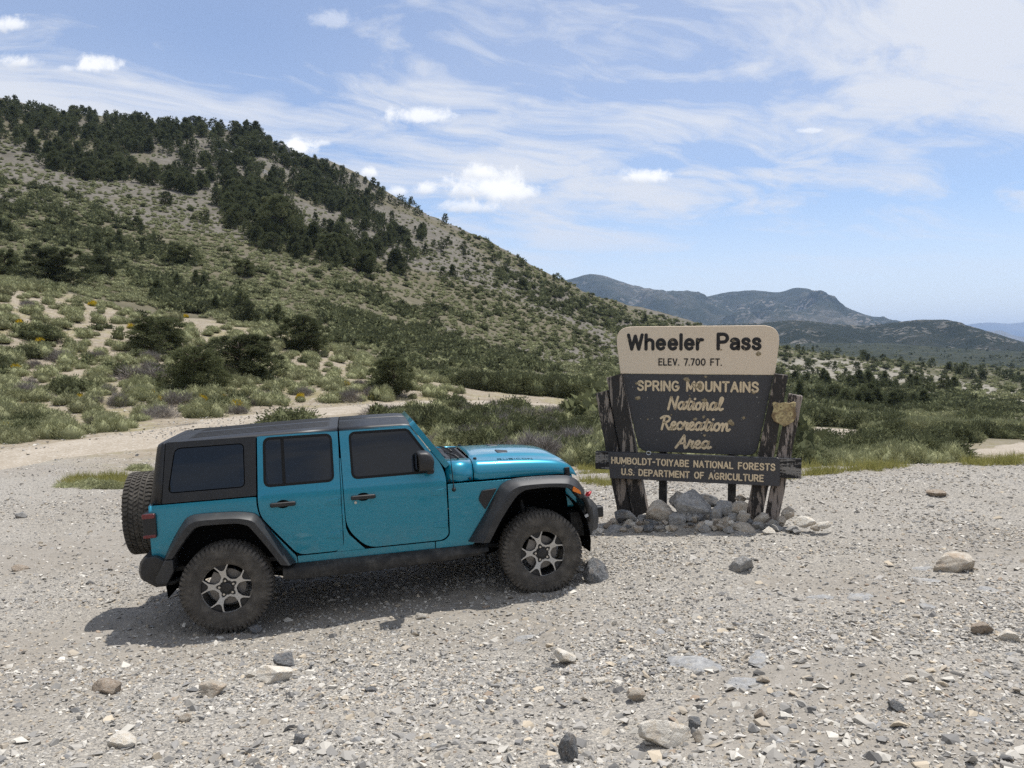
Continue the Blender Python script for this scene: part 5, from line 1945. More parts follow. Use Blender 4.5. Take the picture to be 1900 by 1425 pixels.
for i, (px, py, w, h, lab) in enumerate(SLABS):
    g = ground_at(px, py, 1.5, 60)
    sc_ = g[1] / F_PX
    ww = w * sc_
    dd = h * sc_ / .26
    o = rock('bedrock_slab', 'blue', (g[0], g[1], g[2] - .022), (ww * .95, min(dd, ww * .85), .05 + .22 * min(h * sc_, .13)), 700 + i, (R(random.uniform(-4, 4)), R(random.uniform(-5, 5)), R(random.uniform(-30, 30))), 700 + i, 22)
    tag(o, lab, 'bedrock')

# ------------------------------------------------------------------ gravel: far too many to count
def chip_templates(k, seed):
    g = np.random.default_rng(seed)
    out = []
    for _ in range(k):
        bm = bmesh.new()
        m = int(g.integers(7, 11))
        pts = g.normal(size=(m, 3))
        pts /= np.linalg.norm(pts, axis=1)[:, None]
        pts *= g.uniform(.75, 1.1, (m, 1))
        pts *= np.array([1, g.uniform(.6, .95), g.uniform(.38, .7)])
        for p in pts:
            bm.verts.new(p)
        r = bmesh.ops.convex_hull(bm, input=bm.verts[:])
        bmesh.ops.delete(bm, geom=[e for e in r['geom_interior'] if isinstance(e, bmesh.types.BMVert)], context='VERTS')
        bmesh.ops.triangulate(bm, faces=bm.faces[:])
        bm.verts.index_update()
        V = np.array([v.co[:] for v in bm.verts])
        T = np.array([[v.index for v in f.verts] for f in bm.faces])
        bm.free()
        out.append((V, T))
    return out


def scatter_mesh(name, temps, pos, size, yaw, tilt, colr, g):
    Vs, Ts, Cs = [], [], []
    base = 0
    which = g.integers(0, len(temps), len(pos))
    for k, (V, T) in enumerate(temps):
        idx = np.nonzero(which == k)[0]
        if not len(idx):
            continue
        c, s = np.cos(yaw[idx]), np.sin(yaw[idx])
        tx, ty = tilt[idx, 0], tilt[idx, 1]
        v = V[None] * size[idx][:, None, :]
        z = v[..., 2] + v[..., 0] * tx[:, None] + v[..., 1] * ty[:, None]
        x = v[..., 0] * c[:, None] - v[..., 1] * s[:, None]
        y = v[..., 0] * s[:, None] + v[..., 1] * c[:, None]
        W_ = np.stack([x, y, z], -1) + pos[idx][:, None, :]
        Vs.append(W_.reshape(-1, 3))
        Ts.append((T[None] + (base + np.arange(len(idx)) * len(V))[:, None, None]).reshape(-1, T.shape[1]))
        Cs.append(np.repeat(colr[idx], len(V), 0))
        base += len(idx) * len(V)
    me = tri_mesh(name, np.concatenate(Vs), np.concatenate(Ts))
    set_col(me, 'tint', np.concatenate(Cs))
    return me


PAL = np.array([[.29, .283, .27], [.365, .35, .325], [.45, .428, .39], [.55, .525, .475], [.67, .64, .575], [.215, .213, .21], [.13, .132, .135], [.41, .36, .29], [.50, .43, .33], [.31, .315, .32], [.36, .28, .21]])
PW = np.array([.14, .18, .18, .14, .08, .085, .035, .09, .075, .02, .015])
PW = PW / PW.sum()
gg = np.random.default_rng(3)
pos, size, keep_c = [], [], []
for (d0, d1, n_, s0, s1) in ((2.9, 6.0, 70000, .0058, .024), (4.8, 9.0, 62000, .0085, .031), (8.0, 13.5, 46000, .012, .034), (12, 24, 36000, .016, .040)):
    # even in the picture: uniform in bearing, inverse-square in range
    th = gg.uniform(-.64, .64, n_)
    d = 1 / gg.uniform(1 / d1, 1 / d0, n_)
    x, y = np.sin(th) * d / np.cos(th), d
    e = pad_edge(x, y) + 1.2 * gg.random(n_)
    dl = np.minimum(np.abs(y - 5.75 - .21 * x), np.abs(y - 4.15 - .21 * x))
    dens = (1 - .62 * np.exp(-(dl / .32) ** 2) * (.6 + .8 * fbm(x, y, 1.1, 2, 77))) * (1 - .35 * sstep(-x / y, .15, .5) * (y < 9)) * np.clip(.62 + 1.1 * fbm(x, y, 1.3, 4, 71) + .8 * fbm(x, y, 5.0, 2, 75), .28, 1)
    ok = (np.hypot(x, y) < e) & (gg.random(n_) < dens)
    x, y = x[ok], y[ok]
    s = s0 * (s1 / s0) ** (gg.random(len(x)) ** 2.2)
    z = H(x, y, True) + s * .12
    pos.append(np.stack([x, y, z], -1))
    size.append(s)
# a sprinkling of bigger chips
n_ = 5200
th = gg.uniform(-.64, .64, n_)
d = 1 / gg.uniform(1 / 19, 1 / 3.0, n_)
x, y = np.tan(th) * d, d
s = .017 + .040 * gg.random(n_) ** 3
pos.append(np.stack([x, y, H(x, y, True) + s * .15], -1))
size.append(s)
# stones strewn over the dirt beyond the pull-out
n_ = 16000
th = gg.uniform(-.72, .15, n_)
d = gg.uniform(15, 40, n_)
x, y = np.tan(th) * d, d
ok = gg.random(n_) < np.clip(.25 + 1.6 * fbm(x, y, 3.5, 3, 44), .03, 1)
x, y = x[ok], y[ok]
s = .020 + .05 * gg.random(len(x)) ** 3
pos.append(np.stack([x, y, H(x, y, True) + s * .3 + .05 * (seg_dist(x, y, ROAD_MAIN)[0] < 2.2)], -1))
size.append(s)
pos = np.concatenate(pos)
size = np.concatenate(size)
sz = size[:, None] * gg.uniform(.75, 1.3, (len(size), 3)) * np.array([1, 1, .85])
ci = gg.choice(len(PAL), len(pos), p=PW)
colr = .95 * np.array([1.012, .998, .975]) * PAL[ci] * gg.uniform(.74, 1.2, (len(pos), 1))
gme = scatter_mesh('gravel', chip_templates(40, 4), pos, sz, gg.uniform(0, 6.28, len(pos)), gg.normal(0, .16, (len(pos), 2)), colr, gg)
gmat, n, b = material('gravel_stone', rough=.92, spec=.2)
n.put(b.inputs['Base Color'], n.mix(n.math('MULTIPLY', n.noise(n.node('ShaderNodeNewGeometry').outputs['Position'], 90, 3, .6), .35), n.attr('tint'), (.30, .28, .25)))
tag(link('gravel', gme, gmat, smooth=False), 'crushed grey and cream limestone chips strewn over the pull-out', kind='stuff')

# ------------------------------------------------------------------ plants
def leaf_mat(name, ramp_stops, trans=.25, vary=.35):
    m = bpy.data.materials.new(name)
    m.use_nodes = True
    n = NT(m.node_tree)
    n.n.remove(n.n['Principled BSDF'])
    t = n.attr('tint')
    rnd = n.obj_random()
    col = n.ramp(n.math('ADD', n.math('MULTIPLY', n.sep(t)[0], 1 - vary), n.math('MULTIPLY', rnd, vary)), ramp_stops)
    d = n.node('ShaderNodeBsdfDiffuse')
    n.put(d.inputs[0], col)
    tr = n.node('ShaderNodeBsdfTranslucent')
    n.put(tr.inputs[0], col)
    mx = n.node('ShaderNodeMixShader')
    mx.inputs[0].default_value = trans
    n.l.new(d.outputs[0], mx.inputs[1])
    n.l.new(tr.outputs[0], mx.inputs[2])
    n.l.new(mx.outputs[0], n.n['Material Output'].inputs[0])
    return m


SAGE = [(0, (.185, .182, .108)), (.35, (.265, .27, .152)), (.7, (.335, .346, .195)), (1, (.41, .412, .24))]
SHRUB = [(0, (.064, .066, .040)), (.4, (.105, .115, .062)), (.75, (.152, .164, .085)), (1, (.218, .218, .12))]
PINE = [(0, (.066, .073, .043)), (.4, (.106, .119, .062)), (.75, (.150, .164, .084)), (1, (.21, .213, .112))]
DEAD = [(0, (.13, .113, .10)), (.5, (.215, .195, .178)), (1, (.29, .268, .24))]
GOLD = [(0, (.16, .17, .06)), (.38, (.26, .26, .06)), (.5, (.50, .36, .02)), (1, (.62, .44, .03))]
GRASS = [(0, (.17, .18, .065)), (.5, (.31, .30, .105)), (1, (.46, .41, .16))]
LM = {'sage': leaf_mat('sage_leaf', SAGE), 'shrub': leaf_mat('shrub_leaf', SHRUB), 'pine': leaf_mat('pine_needle', PINE, .25, .5), 'dead': leaf_mat('bare_twig', DEAD, .1),
      'gold': leaf_mat('rabbitbrush_leaf', GOLD, .25, .12), 'grass': leaf_mat('grass_blade', GRASS, .3)}
m_bark, n, b = material('bark', rough=.95, spec=.1)
n.put(b.inputs['Base Color'], n.ramp(n.noise(n.vmath('MULTIPLY', n.coord('Object'), (8, 8, 1.5)), 3, 5, .6), [(.3, (.075, .058, .045)), (.7, (.19, .155, .125))]))


def unit(v):
    return v / (np.linalg.norm(v, axis=-1, keepdims=True) + 1e-9)


def blades(pos, dirn, ln, wd, g, tint):
    """one narrow triangle per leaf"""
    side = unit(np.cross(dirn, g.normal(size=dirn.shape)))
    a = pos - side * wd[:, None] * .5
    b_ = pos + side * wd[:, None] * .5
    c = pos + dirn * ln[:, None]
    V = np.stack([a, b_, c], 1).reshape(-1, 3)
    T = np.arange(len(V)).reshape(-1, 3)
    return V, T, np.repeat(tint, 3)


def core_blob(c, r, g):
    bm = bmesh.new()
    bmesh.ops.create_icosphere(bm, subdivisions=1, radius=1)
    bm.verts.index_update()
    V = np.array([v.co[:] for v in bm.verts])
    T = np.array([[v.index for v in f.verts] for f in bm.faces])
    bm.free()
    return V * g.uniform(.8, 1.1, (len(V), 1)) * r + c, T, np.full(len(V), .45)


def merge(parts):
    Vs, Ts, Cs, o = [], [], [], 0
    for V, T, C in parts:
        Vs.append(V)
        Ts.append(T + o)
        Cs.append(C)
        o += len(V)
    return np.concatenate(Vs), np.concatenate(Ts), np.concatenate(Cs)


def bush(seed, n_leaf=1500, lumps=6, ln=.15, wd=.030, up=.9, flat=.62, rag=.12, core=True, gold=False):
    """a mounded shrub, about 1 m across and `flat` m high, from upright leaves over several lumps"""
    g = np.random.default_rng(seed)
    parts = []
    for k in range(lumps):
        a = g.uniform(0, 6.28)
        q = 0 if k == 0 else g.uniform(.12, .30)
        rr = np.array([g.uniform(.20, .33), g.uniform(.20, .33), g.uniform(.6, 1.0) * flat])
        c = np.array([q * math.cos(a), q * math.sin(a), 0.0])
        m = n_leaf // lumps
        d = unit(g.normal(size=(m, 3)))
        d[:, 2] = np.abs(d[:, 2]) * 1.05 - .10
        rad = g.uniform(.70, 1.0, (m, 1)) + g.exponential(rag, (m, 1)) * .5
        pos = c + d * rr * rad * .88
        dirn = unit(d * np.array([1, 1, .6]) + np.array([0, 0, up]) + g.normal(0, .35, (m, 3)))
        tint = np.clip(g.normal(.5, .22, m) + g.normal(0, .14), 0, 1)
        if gold:
            tint = np.where((d[:, 2] > .35) & (g.random(m) < .85), g.uniform(.6, 1, m), g.uniform(0, .35, m))
        parts.append(blades(pos, dirn, g.uniform(.6, 1.3, m) * ln, np.full(m, wd), g, tint))
        if core:
            parts.append(core_blob(c + np.array([0, 0, .02]), rr * .74, g))
    V, T, C = merge(parts)
    V[:, 2] = np.maximum(V[:, 2], -.05)
    return V, T, C


def tree_crown(seed, clumps=40, per=90, shape='cone', ln=.085, wd=.03, rc=.16):
    """crown of a unit-height tree: needle clumps spread through a tapering, gappy volume"""
    g = np.random.default_rng(seed)
    parts, cents = [], []
    lean = g.normal(0, .05, 2)
    bump = g.uniform(0, 6.28, 4)
    for k in range(clumps):
        t = (k + g.uniform(0, 1)) / clumps
        z = .10 + .86 * t
        if shape == 'cone':
            R_ = .34 * (1 - t) ** .75 + .03
        elif shape == 'round':
            R_ = .40 * math.sqrt(max(.02, 1 - (2 * t - .85) ** 2 * .75))
        else:
            R_ = .46 * math.sqrt(max(.03, 1 - (1.7 * t - .6) ** 2 * .62))
        a = k * 2.4 + g.normal(0, .5)
        R_ *= 1 + .28 * math.sin(a * 2 + bump[0]) + .18 * math.sin(3 * z * 6 + bump[1] + a)
        q = R_ * g.uniform(.35, 1.0)
        c = np.array([q * math.cos(a) + lean[0] * z, q * math.sin(a) + lean[1] * z, z])
        cents.append(c)
        r_ = rc * g.uniform(.55, 1.1) * (1.15 - .55 * t)
        d = unit(g.normal(size=(per, 3)))
        pos = c + d * np.array([1, 1, .75]) * r_ * g.uniform(.35, 1.0, (per, 1)) ** .6
        dirn = unit(d + np.array([0, 0, .55]) + g.normal(0, .4, (per, 3)) + .5 * unit(np.array([[c[0], c[1], 0.01]])))
        tint = np.clip(g.normal(.45, .2, per) + g.normal(0, .16), 0, 1)
        parts.append(blades(pos, dirn, g.uniform(.6, 1.3, per) * ln, np.full(per, wd), g, tint))
    return merge(parts), cents


def trunk_mesh(seed, cents, h=.86, r=.03):
    g = random.Random(seed)
    bm = bmesh.new()
    pts = [(0, 0, -.06)]
    for i in range(1, 6):
        pts.append((g.uniform(-.02, .02) * i * .5, g.uniform(-.02, .02) * i * .5, h * i / 5))
    tube(bm, pts, [r * 1.35, r, r * .8, r * .6, r * .4, r * .15], 7)
    for c in cents[::3]:
        z0 = max(.06, c[2] - .16)
        k = z0 / h
        tube(bm, [(0, 0, z0), (c[0] * .5, c[1] * .5, (z0 + c[2]) / 2), (c[0] * .9, c[1] * .9, c[2])], [r * .42 * (1.1 - k * .7), r * .3, r * .12], 5)
    me = bpy.data.meshes.new('trunk')
    bm.to_mesh(me)
    bm.free()
    me.materials.append(m_bark)
    me.shade_smooth()
    return me


def leaf_mesh(name, VTC, mat):
    V, T, C = VTC
    me = tri_mesh(name, V, T)
    set_col(me, 'tint', np.stack([C, C, C], -1))
    me.materials.append(mat)
    return me


def pick_points(poly, n_, g, min_px=0, y0=12):
    xs, ys = [p[0] for p in poly], [p[1] for p in poly]
    px = g.uniform(min(xs), max(xs), n_ * 3)
    py = g.uniform(min(ys), max(ys), n_ * 3)
    ok = in_poly(px, py, poly)
    px, py = px[ok][:n_], py[ok][:n_]
    return px, py


PG = np.random.default_rng(19)
PTS = {'sage': [], 'shrub': [], 'dead': [], 'tree': [], 'gold': []}


def sow(kind, poly, n_, wmin, wmax, ymin=12, thin=None, zone='', gap=0):
    """spread plants over the part of the slope the photograph shows inside poly"""
    px, py = pick_points(poly, n_, PG)
    P_ = ground_many(px, py, ymin, 2600)
    ok = ~np.isnan(P_[:, 0])
    P_ = P_[ok]
    d = seg_dist(P_[:, 0], P_[:, 1], ROAD_MAIN)[0]
    P_ = P_[d > 2.5]
    for tr in TRACKS:
        P_ = P_[seg_dist(P_[:, 0], P_[:, 1], tr)[0] > 3.2] if len(P_) else P_
    if zone == Z_VAL and len(P_):      # low growth only in front of the tracks
        a_, b_, _d = to_px(P_)
        clear = in_poly(a_, b_, [(1540, 795), (1582, 795), (1600, 840), (1545, 842)]) | in_poly(a_, b_, [(1700, 780), (1900, 774), (1900, 796), (1700, 803)]) | in_poly(a_, b_, [(1830, 850), (1900, 822), (1900, 850)])
        P_ = P_[~(clear | (in_poly(a_, b_, PALE) & (PG.random(len(P_)) < .62)))]
    if thin:
        P_ = P_[(fbm(P_[:, 0], P_[:, 1], thin[0], 3, 91) > thin[1])]
    w = PG.uniform(wmin, wmax, len(P_))
    if gap:               # keep bare soil between neighbours
        keep = []
        for i in range(len(P_)):
            if all(math.hypot(P_[i][0] - P_[j][0], P_[i][1] - P_[j][1]) > gap * (w[i] + w[j]) for j in keep):
                keep.append(i)
        P_, w = P_[keep], w[keep]
    for p, s in zip(P_, w):
        PTS[kind].append((*p, s, zone))


Z_SLOPE, Z_NEAR, Z_MTN, Z_VAL = 'slope', 'near', 'mountain', 'valley'
SPUR = [(0, 545), (120, 548), (250, 578), (380, 590), (500, 612), (620, 655), (720, 690), (865, 735), (740, 742), (600, 752), (470, 766), (330, 790), (150, 812), (0, 830)]
HOOD = [(640, 762), (760, 762), (860, 758), (960, 762), (1050, 770), (1120, 782), (1150, 850), (1140, 872), (1060, 872), (840, 840), (760, 800)]
sow('sage', SPUR, 2600, .75, 1.95, 17, (7, -.46), zone=Z_SLOPE, gap=.455)
sow('dead', SPUR, 42, .7, 1.4, 17, zone=Z_SLOPE)
sow('shrub', SPUR, 46, .8, 1.5, 17, zone=Z_SLOPE)
sow('sage', HOOD, 190, .7, 1.5, 14, zone=Z_NEAR, gap=.4)
sow('shrub', HOOD, 44, .9, 1.9, 14, zone=Z_NEAR)
sow('dead', HOOD, 46, .8, 1.5, 14, zone=Z_NEAR)
# mountain: oak brush belts, pale sage between
OAK = [(560, 540), (650, 528), (800, 560), (880, 598), (970, 660), (1060, 700), (1105, 742), (1060, 752), (960, 745), (890, 738), (800, 698), (700, 664), (620, 640), (590, 590)]
BELT = [(0, 330), (120, 360), (250, 420), (330, 470), (420, 560), (540, 612), (620, 640), (540, 618), (420, 590), (300, 575), (200, 520), (100, 465), (0, 440)]
BELT2 = [(900, 500), (960, 505), (1040, 540), (1160, 588), (1290, 608), (1290, 640), (1200, 640), (1080, 600), (980, 560)]
MID = [(0, 300), (150, 340), (360, 390), (560, 470), (760, 500), (950, 480), (1040, 530), (1160, 580), (1290, 610), (1290, 700), (1150, 760), (1060, 740), (960, 660), (860, 590), (740, 530), (560, 540), (620, 640), (440, 596), (300, 575), (120, 545), (0, 540)]
ALLM = [(0, 185), (60, 206), (300, 228), (480, 246), (560, 295), (740, 372), (850, 420), (960, 482), (1040, 524), (1160, 576), (1290, 606), (1300, 700), (1150, 760), (1060, 748), (880, 735), (700, 690), (500, 612), (300, 575), (120, 545), (0, 540)]
sow('shrub', OAK, 1000, 1.1, 3.4, 60, (13, -.14), zone=Z_MTN)
sow('shrub', BELT, 950, 1.3, 3.6, 60, (15, -.22), zone=Z_MTN)
sow('tree', BELT, 46, 2.0, 3.6, 60, zone=Z_MTN)
sow('shrub', BELT2, 420, 2.2, 4.2, 60, zone=Z_MTN)
sow('shrub', MID, 420, 1.2, 2.8, 60, (40, -.02), zone=Z_MTN)
sow('sage', ALLM, 8200, .9, 2.0, 60, zone=Z_MTN)
sow('sage', MID, 2600, .9, 1.8, 60, zone=Z_MTN)
sow('shrub', [(840, 428), (960, 490), (1040, 532), (1160, 580), (1290, 610), (1290, 665), (1150, 720), (1000, 650), (860, 560), (760, 480)], 800, .9, 2.2, 60, (22, -.2), zone=Z_MTN)
CREST = [(850, 414), (960, 476), (1050, 522), (1160, 570), (1290, 600), (1320, 606), (1290, 622), (1160, 592), (1040, 545), (950, 498), (850, 438)]
sow('shrub', CREST, 420, 1.6, 3.6, 120, zone=Z_MTN)
sow('sage', CREST, 1300, 1.4, 2.8, 120, zone=Z_MTN)
# valley
VAL = [(1440, 630), (1600, 640), (1900, 652), (1900, 852), (1500, 872), (1440, 850)]
VALN = [(1440, 720), (1560, 730), (1900, 735), (1900, 850), (1700, 862), (1490, 872), (1130, 872), (1130, 790), (1440, 790)]
sow('shrub', VAL, 2600, 1.4, 3.8, 60, (40, -.0), zone=Z_VAL)
sow('shrub', VALN, 520, 1.1, 2.6, 22, (11, .02), zone=Z_VAL)
sow('sage', VALN, 900, .8, 1.7, 22, zone=Z_VAL)
sow('sage', VAL, 3000, 1.4, 3.2, 60, zone=Z_VAL)
sow('tree', [(1440, 632), (1600, 640), (1900, 652), (1900, 780), (1440, 770)], 520, 2.0, 4.4, 100, (70, .04), zone=Z_VAL)
# pines
FOREST = [(0, 192), (80, 212), (300, 230), (470, 244), (545, 292), (640, 322), (740, 374), (842, 420), (810, 440), (770, 468), (690, 450), (640, 418), (560, 398), (520, 440), (430, 398), (360, 380), (250, 368), (150, 338), (60, 300), (0, 280)]
sow('tree', FOREST, 1000, 2.7, 6.4, 120, (24, -.22), zone=Z_MTN)
sow('tree', [(0, 190), (80, 212), (300, 228), (470, 243), (480, 262), (300, 262), (60, 240), (0, 225)], 90, 4.5, 8.0, 120, zone=Z_MTN)
sow('tree', [(380, 375), (560, 400), (640, 420), (775, 465), (765, 490), (640, 500), (560, 480), (470, 470)], 85, 3.2, 6.0, 100, zone=Z_MTN)
sow('tree', [(0, 290), (250, 380), (420, 440), (600, 500), (820, 520), (1000, 560), (900, 470), (800, 440), (560, 440), (360, 390), (150, 345)], 70, 2.6, 4.6, 80, zone=Z_MTN)
sow('tree', [(840, 420), (960, 486), (1050, 530), (1150, 575), (1280, 608), (1200, 610), (1050, 565), (930, 500)], 60, 2.6, 4.6, 100, zone=Z_MTN)
sow('tree', [(380, 250), (480, 246), (560, 300), (640, 325), (640, 400), (480, 300)], 40, 3.5, 6, 120, zone=Z_MTN)

# growth just outside the frame and behind the sign, only ever part of the far sheets
OFF = {k: [] for k in PTS}
_in, PTS = PTS, OFF
sow('sage', [(-520, 520), (0, 545), (0, 830), (-520, 880)], 620, .75, 1.9, 15, zone=Z_SLOPE)
sow('sage', [(-520, 150), (0, 190), (0, 540), (-520, 520)], 1900, .9, 2.0, 60, zone=Z_MTN)
sow('shrub', [(-520, 330), (0, 330), (0, 500), (-520, 500)], 460, 1.3, 3.6, 60, (15, -.22), zone=Z_MTN)
sow('tree', [(-520, 155), (0, 190), (0, 285), (-520, 290)], 420, 2.7, 6.4, 120, (24, -.27), zone=Z_MTN)
sow('sage', [(1120, 600), (1290, 608), (1450, 640), (1450, 868), (1120, 868)], 1500, .8, 2.0, 22, zone=Z_VAL)
sow('shrub', [(1120, 640), (1290, 625), (1450, 640), (1450, 868), (1120, 868)], 700, 1.2, 3.2, 22, (14, -.1), zone=Z_VAL)
sow('shrub', [(1900, 655), (2350, 690), (2350, 850), (1900, 852)], 700, 1.4, 3.8, 24, (30, -.05), zone=Z_VAL)
sow('sage', [(1900, 655), (2350, 690), (2350, 850), (1900, 852)], 800, .9, 2.2, 24, zone=Z_VAL)
PTS = _in

# --- the ones that show largest become things, the rest one sheet of far growth
BUSH = {'sage': [leaf_mesh('sagebrush', bush(i, 4200, 8, .075, .015, 1.0, .60, .07), LM['sage']) for i in range(6)],
        'shrub': [leaf_mesh('dark_shrub', bush(20 + i, 3200, 9, .07, .030, .5, .72, .14), LM['shrub']) for i in range(6)],
        'dead': [leaf_mesh('bare_bush', bush(40 + i, 1300, 5, .22, .012, .8, .62, .2, core=False), LM['dead']) for i in range(3)],
        'gold': [leaf_mesh('rabbitbrush', bush(50 + i, 1100, 4, .11, .03, 1.0, .6, .1, gold=True), LM['gold']) for i in range(2)]}
NAMES = {'sage': ('sagebrush', 'bush'), 'shrub': ('dark_shrub', 'bush'), 'dead': ('bare_bush', 'bush'), 'gold': ('rabbitbrush', 'bush'), 'tree': ('pinyon_tree', 'tree')}
LABELS = {('sage', Z_SLOPE): 'grey green sagebrush mound on the sandy slope above the dirt road', ('sage', Z_NEAR): 'grey green sagebrush in the thicket between blue hood and dirt road',
          ('sage', Z_VAL): 'pale sagebrush just below the gravel rim beside the sign', ('sage', Z_MTN): 'small pale sagebrush out on the open mountain side',
          ('shrub', Z_SLOPE): 'low dark green shrub among the sagebrush above the dirt road', ('shrub', Z_NEAR): 'dark green shrub in the thicket between blue hood and dirt road',
          ('shrub', Z_VAL): 'dark green shrub in the valley brush beyond the gravel rim', ('shrub', Z_MTN): 'dark oak brush clump on the lower mountain side',
          ('dead', Z_SLOPE): 'leafless purplish grey bush among the sagebrush above the dirt road', ('dead', Z_NEAR): 'leafless purplish grey bush in the thicket behind the blue hood'}
GROUPS = {'sage': 'sagebrush on the slopes', 'shrub': 'dark shrubs on the slopes and in the valley', 'dead': 'bare grey bushes', 'gold': 'yellow flowering rabbitbrush', 'tree': 'pinyon trees on the mountain'}


def place(o, p, w, h, rz):
    o.location = p
    o.scale = (w, w, h)
    o.rotation_euler = (0, 0, rz)


rest = {}
for kind in ('sage', 'shrub', 'dead'):
    pts = sorted(PTS[kind], key=lambda q: -q[3] / q[1])
    for i, (x, y, z, w, zone) in enumerate(pts[:296]):
        o = bpy.data.objects.new(NAMES[kind][0], BUSH[kind][i % len(BUSH[kind])])
        COL.objects.link(o)
        place(o, (x, y, z - .03), w * PG.uniform(.95, 1.25), w * PG.uniform(.62, .95), PG.uniform(0, 6.28))
        tag(o, LABELS[(kind, zone)], 'bush', GROUPS[kind])
    rest[kind] = pts[296:] + OFF[kind]

# trees singled out in the photograph: column and row of the foot, height and width in picture points, shape, label
m_big = {}


def tree_kit(seed, shape, clumps, per, ln, wd, rc, r=.03):
    vtc, cents = tree_crown(seed, clumps, per, shape, ln, wd, rc)
    return leaf_mesh('crown', vtc, LM['pine']), trunk_mesh(seed, cents, .86, r)


BIGK = [tree_kit(200 + i, ('wide', 'wide', 'round', 'cone')[i], 80, 190, .055, .015, .13) for i in range(4)]
KITS = [tree_kit(220 + i, ('cone', 'round', 'cone', 'round', 'cone')[i], 34, 80, .085, .030, .15) for i in range(5)]


def tree(kit, p, w, h, label, group=None, name='pinyon_tree', rz=None):
    root = bpy.data.objects.new(name, None)
    COL.objects.link(root)
    root.empty_display_size = .3
    place(root, p, w, h, PG.uniform(0, 6.28) if rz is None else rz)
    tag(root, label, 'tree', group)
    for nm, me_ in (('trunk', kit[1]), ('crown', kit[0])):
        c = bpy.data.objects.new(nm, me_)
        COL.objects.link(c)
        c.parent = root
    return root


SINGLE = [
    (362, 727, 84, 92, 0, 'dark juniper standing in front of its taller neighbour on the sage slope'),
    (447, 702, 82, 112, 1, 'broad dark juniper behind the front one on the sage slope'),
    (293, 650, 62, 96, 0, 'wide feathery juniper alone on the sage slope above the front pair'),
    (560, 652, 68, 76, 2, 'rounded dark juniper on the crest of the sage slope'),
    (730, 732, 70, 74, 2, 'dark juniper beside the dirt road, right end of the sage slope'),
    (737, 508, 46, 44, 3, 'lone cone-shaped pinyon apart on the open grey mountain side'),
    (525, 446, 84, 74, 2, 'largest dark pinyon standing at the lower edge of the forest'),
    (625, 486, 54, 58, 2, 'bushy pinyon between the largest one and the lone cone-shaped one'),
    (676, 507, 42, 46, 2, 'round pinyon just left of the lone cone-shaped one'),
    (108, 524, 66, 92, 1, 'wide dark juniper low on the mountain at the left of the photo'),
    (190, 516, 42, 44, 2, 'smaller juniper just right of the wide dark one at the left'),
    (8, 512, 48, 60, 1, 'dark juniper cut by the left edge of the photo'),
    (340, 490, 34, 48, 1, 'squat round juniper below the forest, left of the largest pinyon'),
    (455, 512, 28, 40, 1, 'small round juniper on the mountain below the largest pinyon'),
    (585, 462, 50, 42, 3, 'narrow pinyon right beside the largest one'),
]
for i, (px, py, h, w, k, lab) in enumerate(SINGLE):
    g = ground_at(px, py, 14, 2000)
    s = g[1] / F_PX
    tree(BIGK[k], (g[0], g[1], g[2] - .05 * h * s), w * s / .80, h * s * 1.04, lab, None, 'juniper_tree' if 'juniper' in lab else 'pinyon_tree')

# shrubs singled out
for px, py, h, w, kind, lab in ((530, 792, 50, 125, 'shrub', 'big grey green bush beside the road, right above the black roof'), (890, 800, 70, 80, 'shrub', 'tall dark shrub behind the middle of the hood'),
                                (955, 772, 46, 70, 'shrub', 'dark leafy shrub at the road edge behind the hood'), (1025, 792, 44, 60, 'shrub', 'dark shrub behind the front of the hood'),
                                (70, 628, 36, 88, 'shrub', 'dark spreading shrub high on the sage slope at the left'), (40, 662, 26, 60, 'shrub', 'small dark olive shrub at the left edge of the sage slope'),
                                (258, 705, 34, 100, 'dead', 'wide purplish grey bare bush left of the front juniper'), (185, 905, 30, 80, 'sage', 'sage bush in the middle of the green patch on the gravel edge'), (262, 872, 22, 56, 'sage', 'small sage bush close behind the spare wheel'), (128, 903, 20, 60, 'sage', 'low sage bush at the left end of the green patch on the gravel edge'), (790, 800, 36, 90, 'dead', 'grey bare bush behind the windscreen'),
                                (700, 770, 26, 80, 'dead', 'low purplish bare bush behind the middle of the roof'), (1130, 830, 60, 60, 'shrub', 'dark shrub behind the left timber posts of the sign'),
                                (1640, 815, 30, 90, 'shrub', 'dark shrub clump in the valley right of the bare dirt patch'), (1505, 835, 34, 70, 'shrub', 'dark shrub behind the outer right post of the sign')):
    g = ground_at(px, py, 13, 400)
    s = g[1] / F_PX
    o = bpy.data.objects.new(NAMES[kind][0], BUSH[kind][int(px) % len(BUSH[kind])])
    COL.objects.link(o)
    place(o, (g[0], g[1], g[2] - .04), w * s * 1.15, h * s / .72, px)
    tag(o, lab, 'bush')

for px, py, h, w, lab in ((482, 262, 22, 46, 'grey crag on the mountain skyline, upper one of the rocky crest'), (512, 276, 20, 50, 'grey crag on the mountain skyline below the upper one'), (535, 292, 14, 34, 'small crag at the lower end of the rocky crest'),
                          (428, 284, 12, 60, 'long pale ledge in the forest under the rocky crest'), (455, 270, 12, 40, 'pale ledge between the trees just left of the rocky crest'), (490, 318, 18, 26, 'pale scree rib dropping below the rocky crest'),
                          (30, 188, 12, 56, 'pale rock on the bare ridge at the upper left corner'), (70, 204, 10, 40, 'lower pale rock on the bare ridge at the upper left corner')):
    g = ground_at(px, py + 3, 120, 900)
    if g is not None:
        s = g[1] / F_PX
        o = rock('rock_outcrop', 'grey', (g[0], g[1], g[2] - .45 * h * s), (w * s * 1.1, w * s * .8, h * s * 1.5), 900 + px, (R(8), R(12), R(px)), 900 + px, 20)
        tag(o, lab, 'rock')
